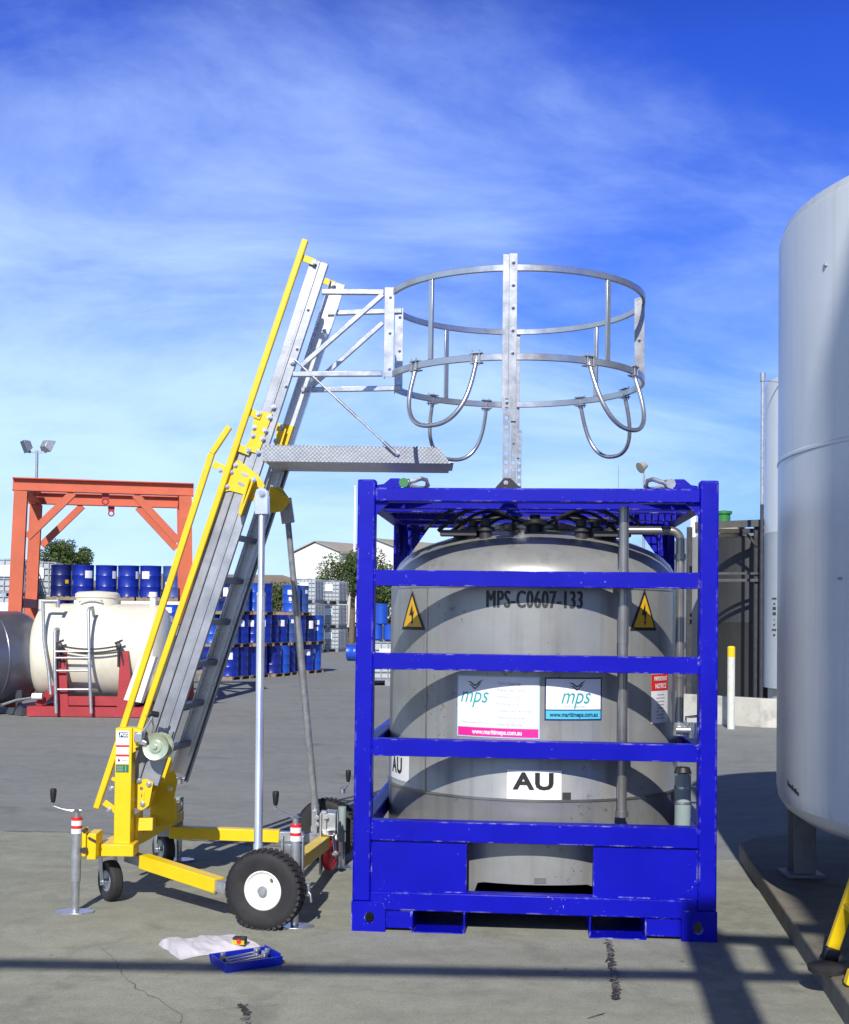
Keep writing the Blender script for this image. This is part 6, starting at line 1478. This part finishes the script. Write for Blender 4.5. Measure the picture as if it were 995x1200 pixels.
b = MB(); b.lathe([(0.04, -0.22), (0.09, -0.2), (0.15, 0), (0.17, 0.03), (0.0, 0.04)], (-0.1, 0, zt_ + 0.2), (-0.75, -0.35, -0.45), seg=20); b.bar((0, 0, zt_ - 0.02), (-0.02, 0, zt_ + 0.22), 0.05, 0.05); b.build('floodlight', M['roofing'], fl)
ax_ = P(724.5, 600, 60).x
b = MB(); b.cyl((ax_, 60, 0), (ax_, 60, P(724.5, 545, 60).z), 0.03, 0.015, seg=8); tag(b.build('aerial_mast', M['galv']), 'hair-thin aerial mast rising far behind the blue frame', 'mast')

# ------------------------------------------------------------------ trees and shrubs
def tree(name, label, base, H, crown_c, crown_r, n, kind=0, trunk_r=0.16, leaf=0.16, seed=1, cat='tree', group=None, clumps=55):
    r_ = random.Random(seed); t = thing(name, label, cat, base, 0, group)
    b = MB(); cc_ = V(crown_c); cl = []
    for i in range(clumps):
        d = V((r_.gauss(0, 1), r_.gauss(0, 1), r_.gauss(0, 1))).normalized() * (r_.random() ** 0.45)
        p = cc_ + V((d.x * crown_r[0], d.y * crown_r[1], d.z * crown_r[2])); cl.append((p, r_.uniform(0.26, 0.50) * min(crown_r)))
    zf = max(0.15, cc_.z - crown_r[2] * 0.85)
    b.tube([(0, 0, 0), (0.04, 0.02, zf * 0.5), (cc_.x * 0.5, cc_.y * 0.5, zf), tuple(cc_)], trunk_r, 10, rr=[trunk_r * 1.2, trunk_r, trunk_r * 0.75, trunk_r * 0.3])
    for p, rad in cl[:14]:
        s = V((cc_.x * 0.5, cc_.y * 0.5, zf * r_.uniform(0.85, 1.15))); m_ = s.lerp(p, 0.5) + V((0, 0, -0.08 * crown_r[2])); b.tube([s, m_, p], 0.04, 6, rr=[trunk_r * 0.4, trunk_r * 0.25, trunk_r * 0.08])
    b.build('trunk', M['bark'], t)
    b = MB(); fm = []
    for i in range(n):
        p, rad = cl[r_.randrange(len(cl))]
        d = V((r_.gauss(0, 1), r_.gauss(0, 1), r_.gauss(0, 1))).normalized() * rad * (r_.random() ** 0.33)
        c = p + V((d.x, d.y, d.z * 0.75)); s = leaf * r_.uniform(0.5, 1.2)
        a = V((r_.gauss(0, 1), r_.gauss(0, 1), r_.gauss(0, 0.7))).normalized(); bb2 = a.orthogonal().normalized()
        bb2 = (Matrix.Rotation(r_.random() * 6.28, 3, a) @ bb2)
        f = b.face([b.v(c - a * s * 0.6), b.v(c + bb2 * s * 0.28 + a * s * 0.05), b.v(c + a * s * 0.65), b.v(c - bb2 * s * 0.28)])
        if f: f.material_index = r_.choices([0, 1, 2], [0.5, 0.38, 0.12])[0]
    b.build('crown', LEAF, t, smooth=0)
def base_at(px, Y): p = P(px, 722, Y); return (p.x, Y, 0)
tree('broadleaf_tree', 'rounded green tree behind the drum stack, framed by the red gantry', base_at(77, 64), 6, (0, 0, 4.35), (1.25, 1.3, 1.05), 14000, leaf=0.13, seed=3)
tree('broadleaf_tree', 'smaller green tree peeping out beside the left gantry post', base_at(50, 66), 5, (0, 0, 3.6), (0.85, 0.9, 0.75), 7000, leaf=0.13, seed=13)
tree('eucalyptus_tree', 'olive eucalyptus tree with open crown behind the left frame post', base_at(412, 60), 6, (0.1, 0, 3.75), (1.6, 1.4, 1.3), 9500, leaf=0.13, seed=5, trunk_r=0.14, clumps=46)
tree('eucalyptus_tree', 'lower olive tree seen between the frame post and the stainless tank', base_at(450, 58), 4, (0, 0, 2.3), (1.3, 1.2, 1.4), 9000, leaf=0.13, seed=8, trunk_r=0.12, clumps=46)
tree('shrub', 'green shrub on the roofline beyond the top of the long drum stack', base_at(331, 62), 3, (0, 0, 2.45), (0.85, 0.8, 0.75), 3000, leaf=0.12, seed=21, cat='shrub')
tree('shrub', 'small dark shrub showing right of the red gantry post', base_at(178, 66), 3, (0, 0, 2.5), (0.5, 0.5, 0.5), 1500, leaf=0.12, seed=22, cat='shrub')
rr9 = random.Random(4); hg_ = thing('hedge', 'dark unclipped hedge along the far side of the yard', 'hedge', (0, 63, 0))
b = MB()
for i in range(15000):
    x = rr9.uniform(-6.5, 26); h = 1.15 + 0.5 * noise.noise(V((x * 0.6, 0, 0))) + 0.3 * noise.noise(V((x * 2, 3, 0))); z = h * rr9.random() ** 0.7 + 0.05; y = rr9.gauss(0, 0.35)
    a = V((rr9.gauss(0, 1), rr9.gauss(0, 1), rr9.gauss(0, 0.7))).normalized(); q = a.orthogonal().normalized(); s = 0.2 * rr9.uniform(0.5, 1.2); c = V((x, y, z))
    f = b.face([b.v(c - a * s * .6), b.v(c + q * s * .3), b.v(c + a * s * .65), b.v(c - q * s * .3)])
    if f: f.material_index = rr9.choices([0, 1, 2], [0.6, 0.33, 0.07])[0]
b.build('foliage', LEAF, hg_, smooth=0)
b = MB()
for i in range(30): x = -6 + i * 1.07; b.nxt(); b.tube([(x, 0, 0), (x + 0.1, 0.05, 0.5), (x, 0, 1.0)], 0.03, 6)
b.build('stem', M['bark'], hg_)

# ------------------------------------------------------------------ plant standing behind the camera whose shadows fall into the picture
si = thing('silo', 'tall white silo beside the camera, outside the picture, shading the tank pad', 'silo', (2.82, -3.0, 0))
b = MB(); b.lathe([(0, 0), (2.0, 0), (2.0, 8.9), (1.9, 9.35), (1.4, 9.6), (0, 9.8)], seg=64); b.build('silo_shell', M['whitetank'], si, smooth=30)
pr = thing('pipe_rack', 'steel post carrying an overhead pipe across the yard, outside the picture', 'pipe rack', (0.65, -0.05, 0))
b = MB(); b.box(0.55, 0.75, -0.15, 0.05, 0, 4.58); b.nxt(); b.box(-9.1, -8.9, -0.1, 0.1, 0, 4.2); b.build('rack_post', M['galv'], pr, world=True)
b = MB(); b.cyl((-11, 0.18, 4.0), (3.2, -0.06, 4.0), 0.05, seg=14); b.build('overhead_pipe', M['galv'], pr, world=True)
b = MB(); b.bar((0.76, -0.05, 4.48), (1.6, -0.15, 4.48), 0.09, 0.09); b.nxt(); b.bar((0.95, -0.05, 4.06), (0.95, -0.05, 4.43), 0.11, 0.1); b.build('rack_strut', M['galv'], pr, world=True)
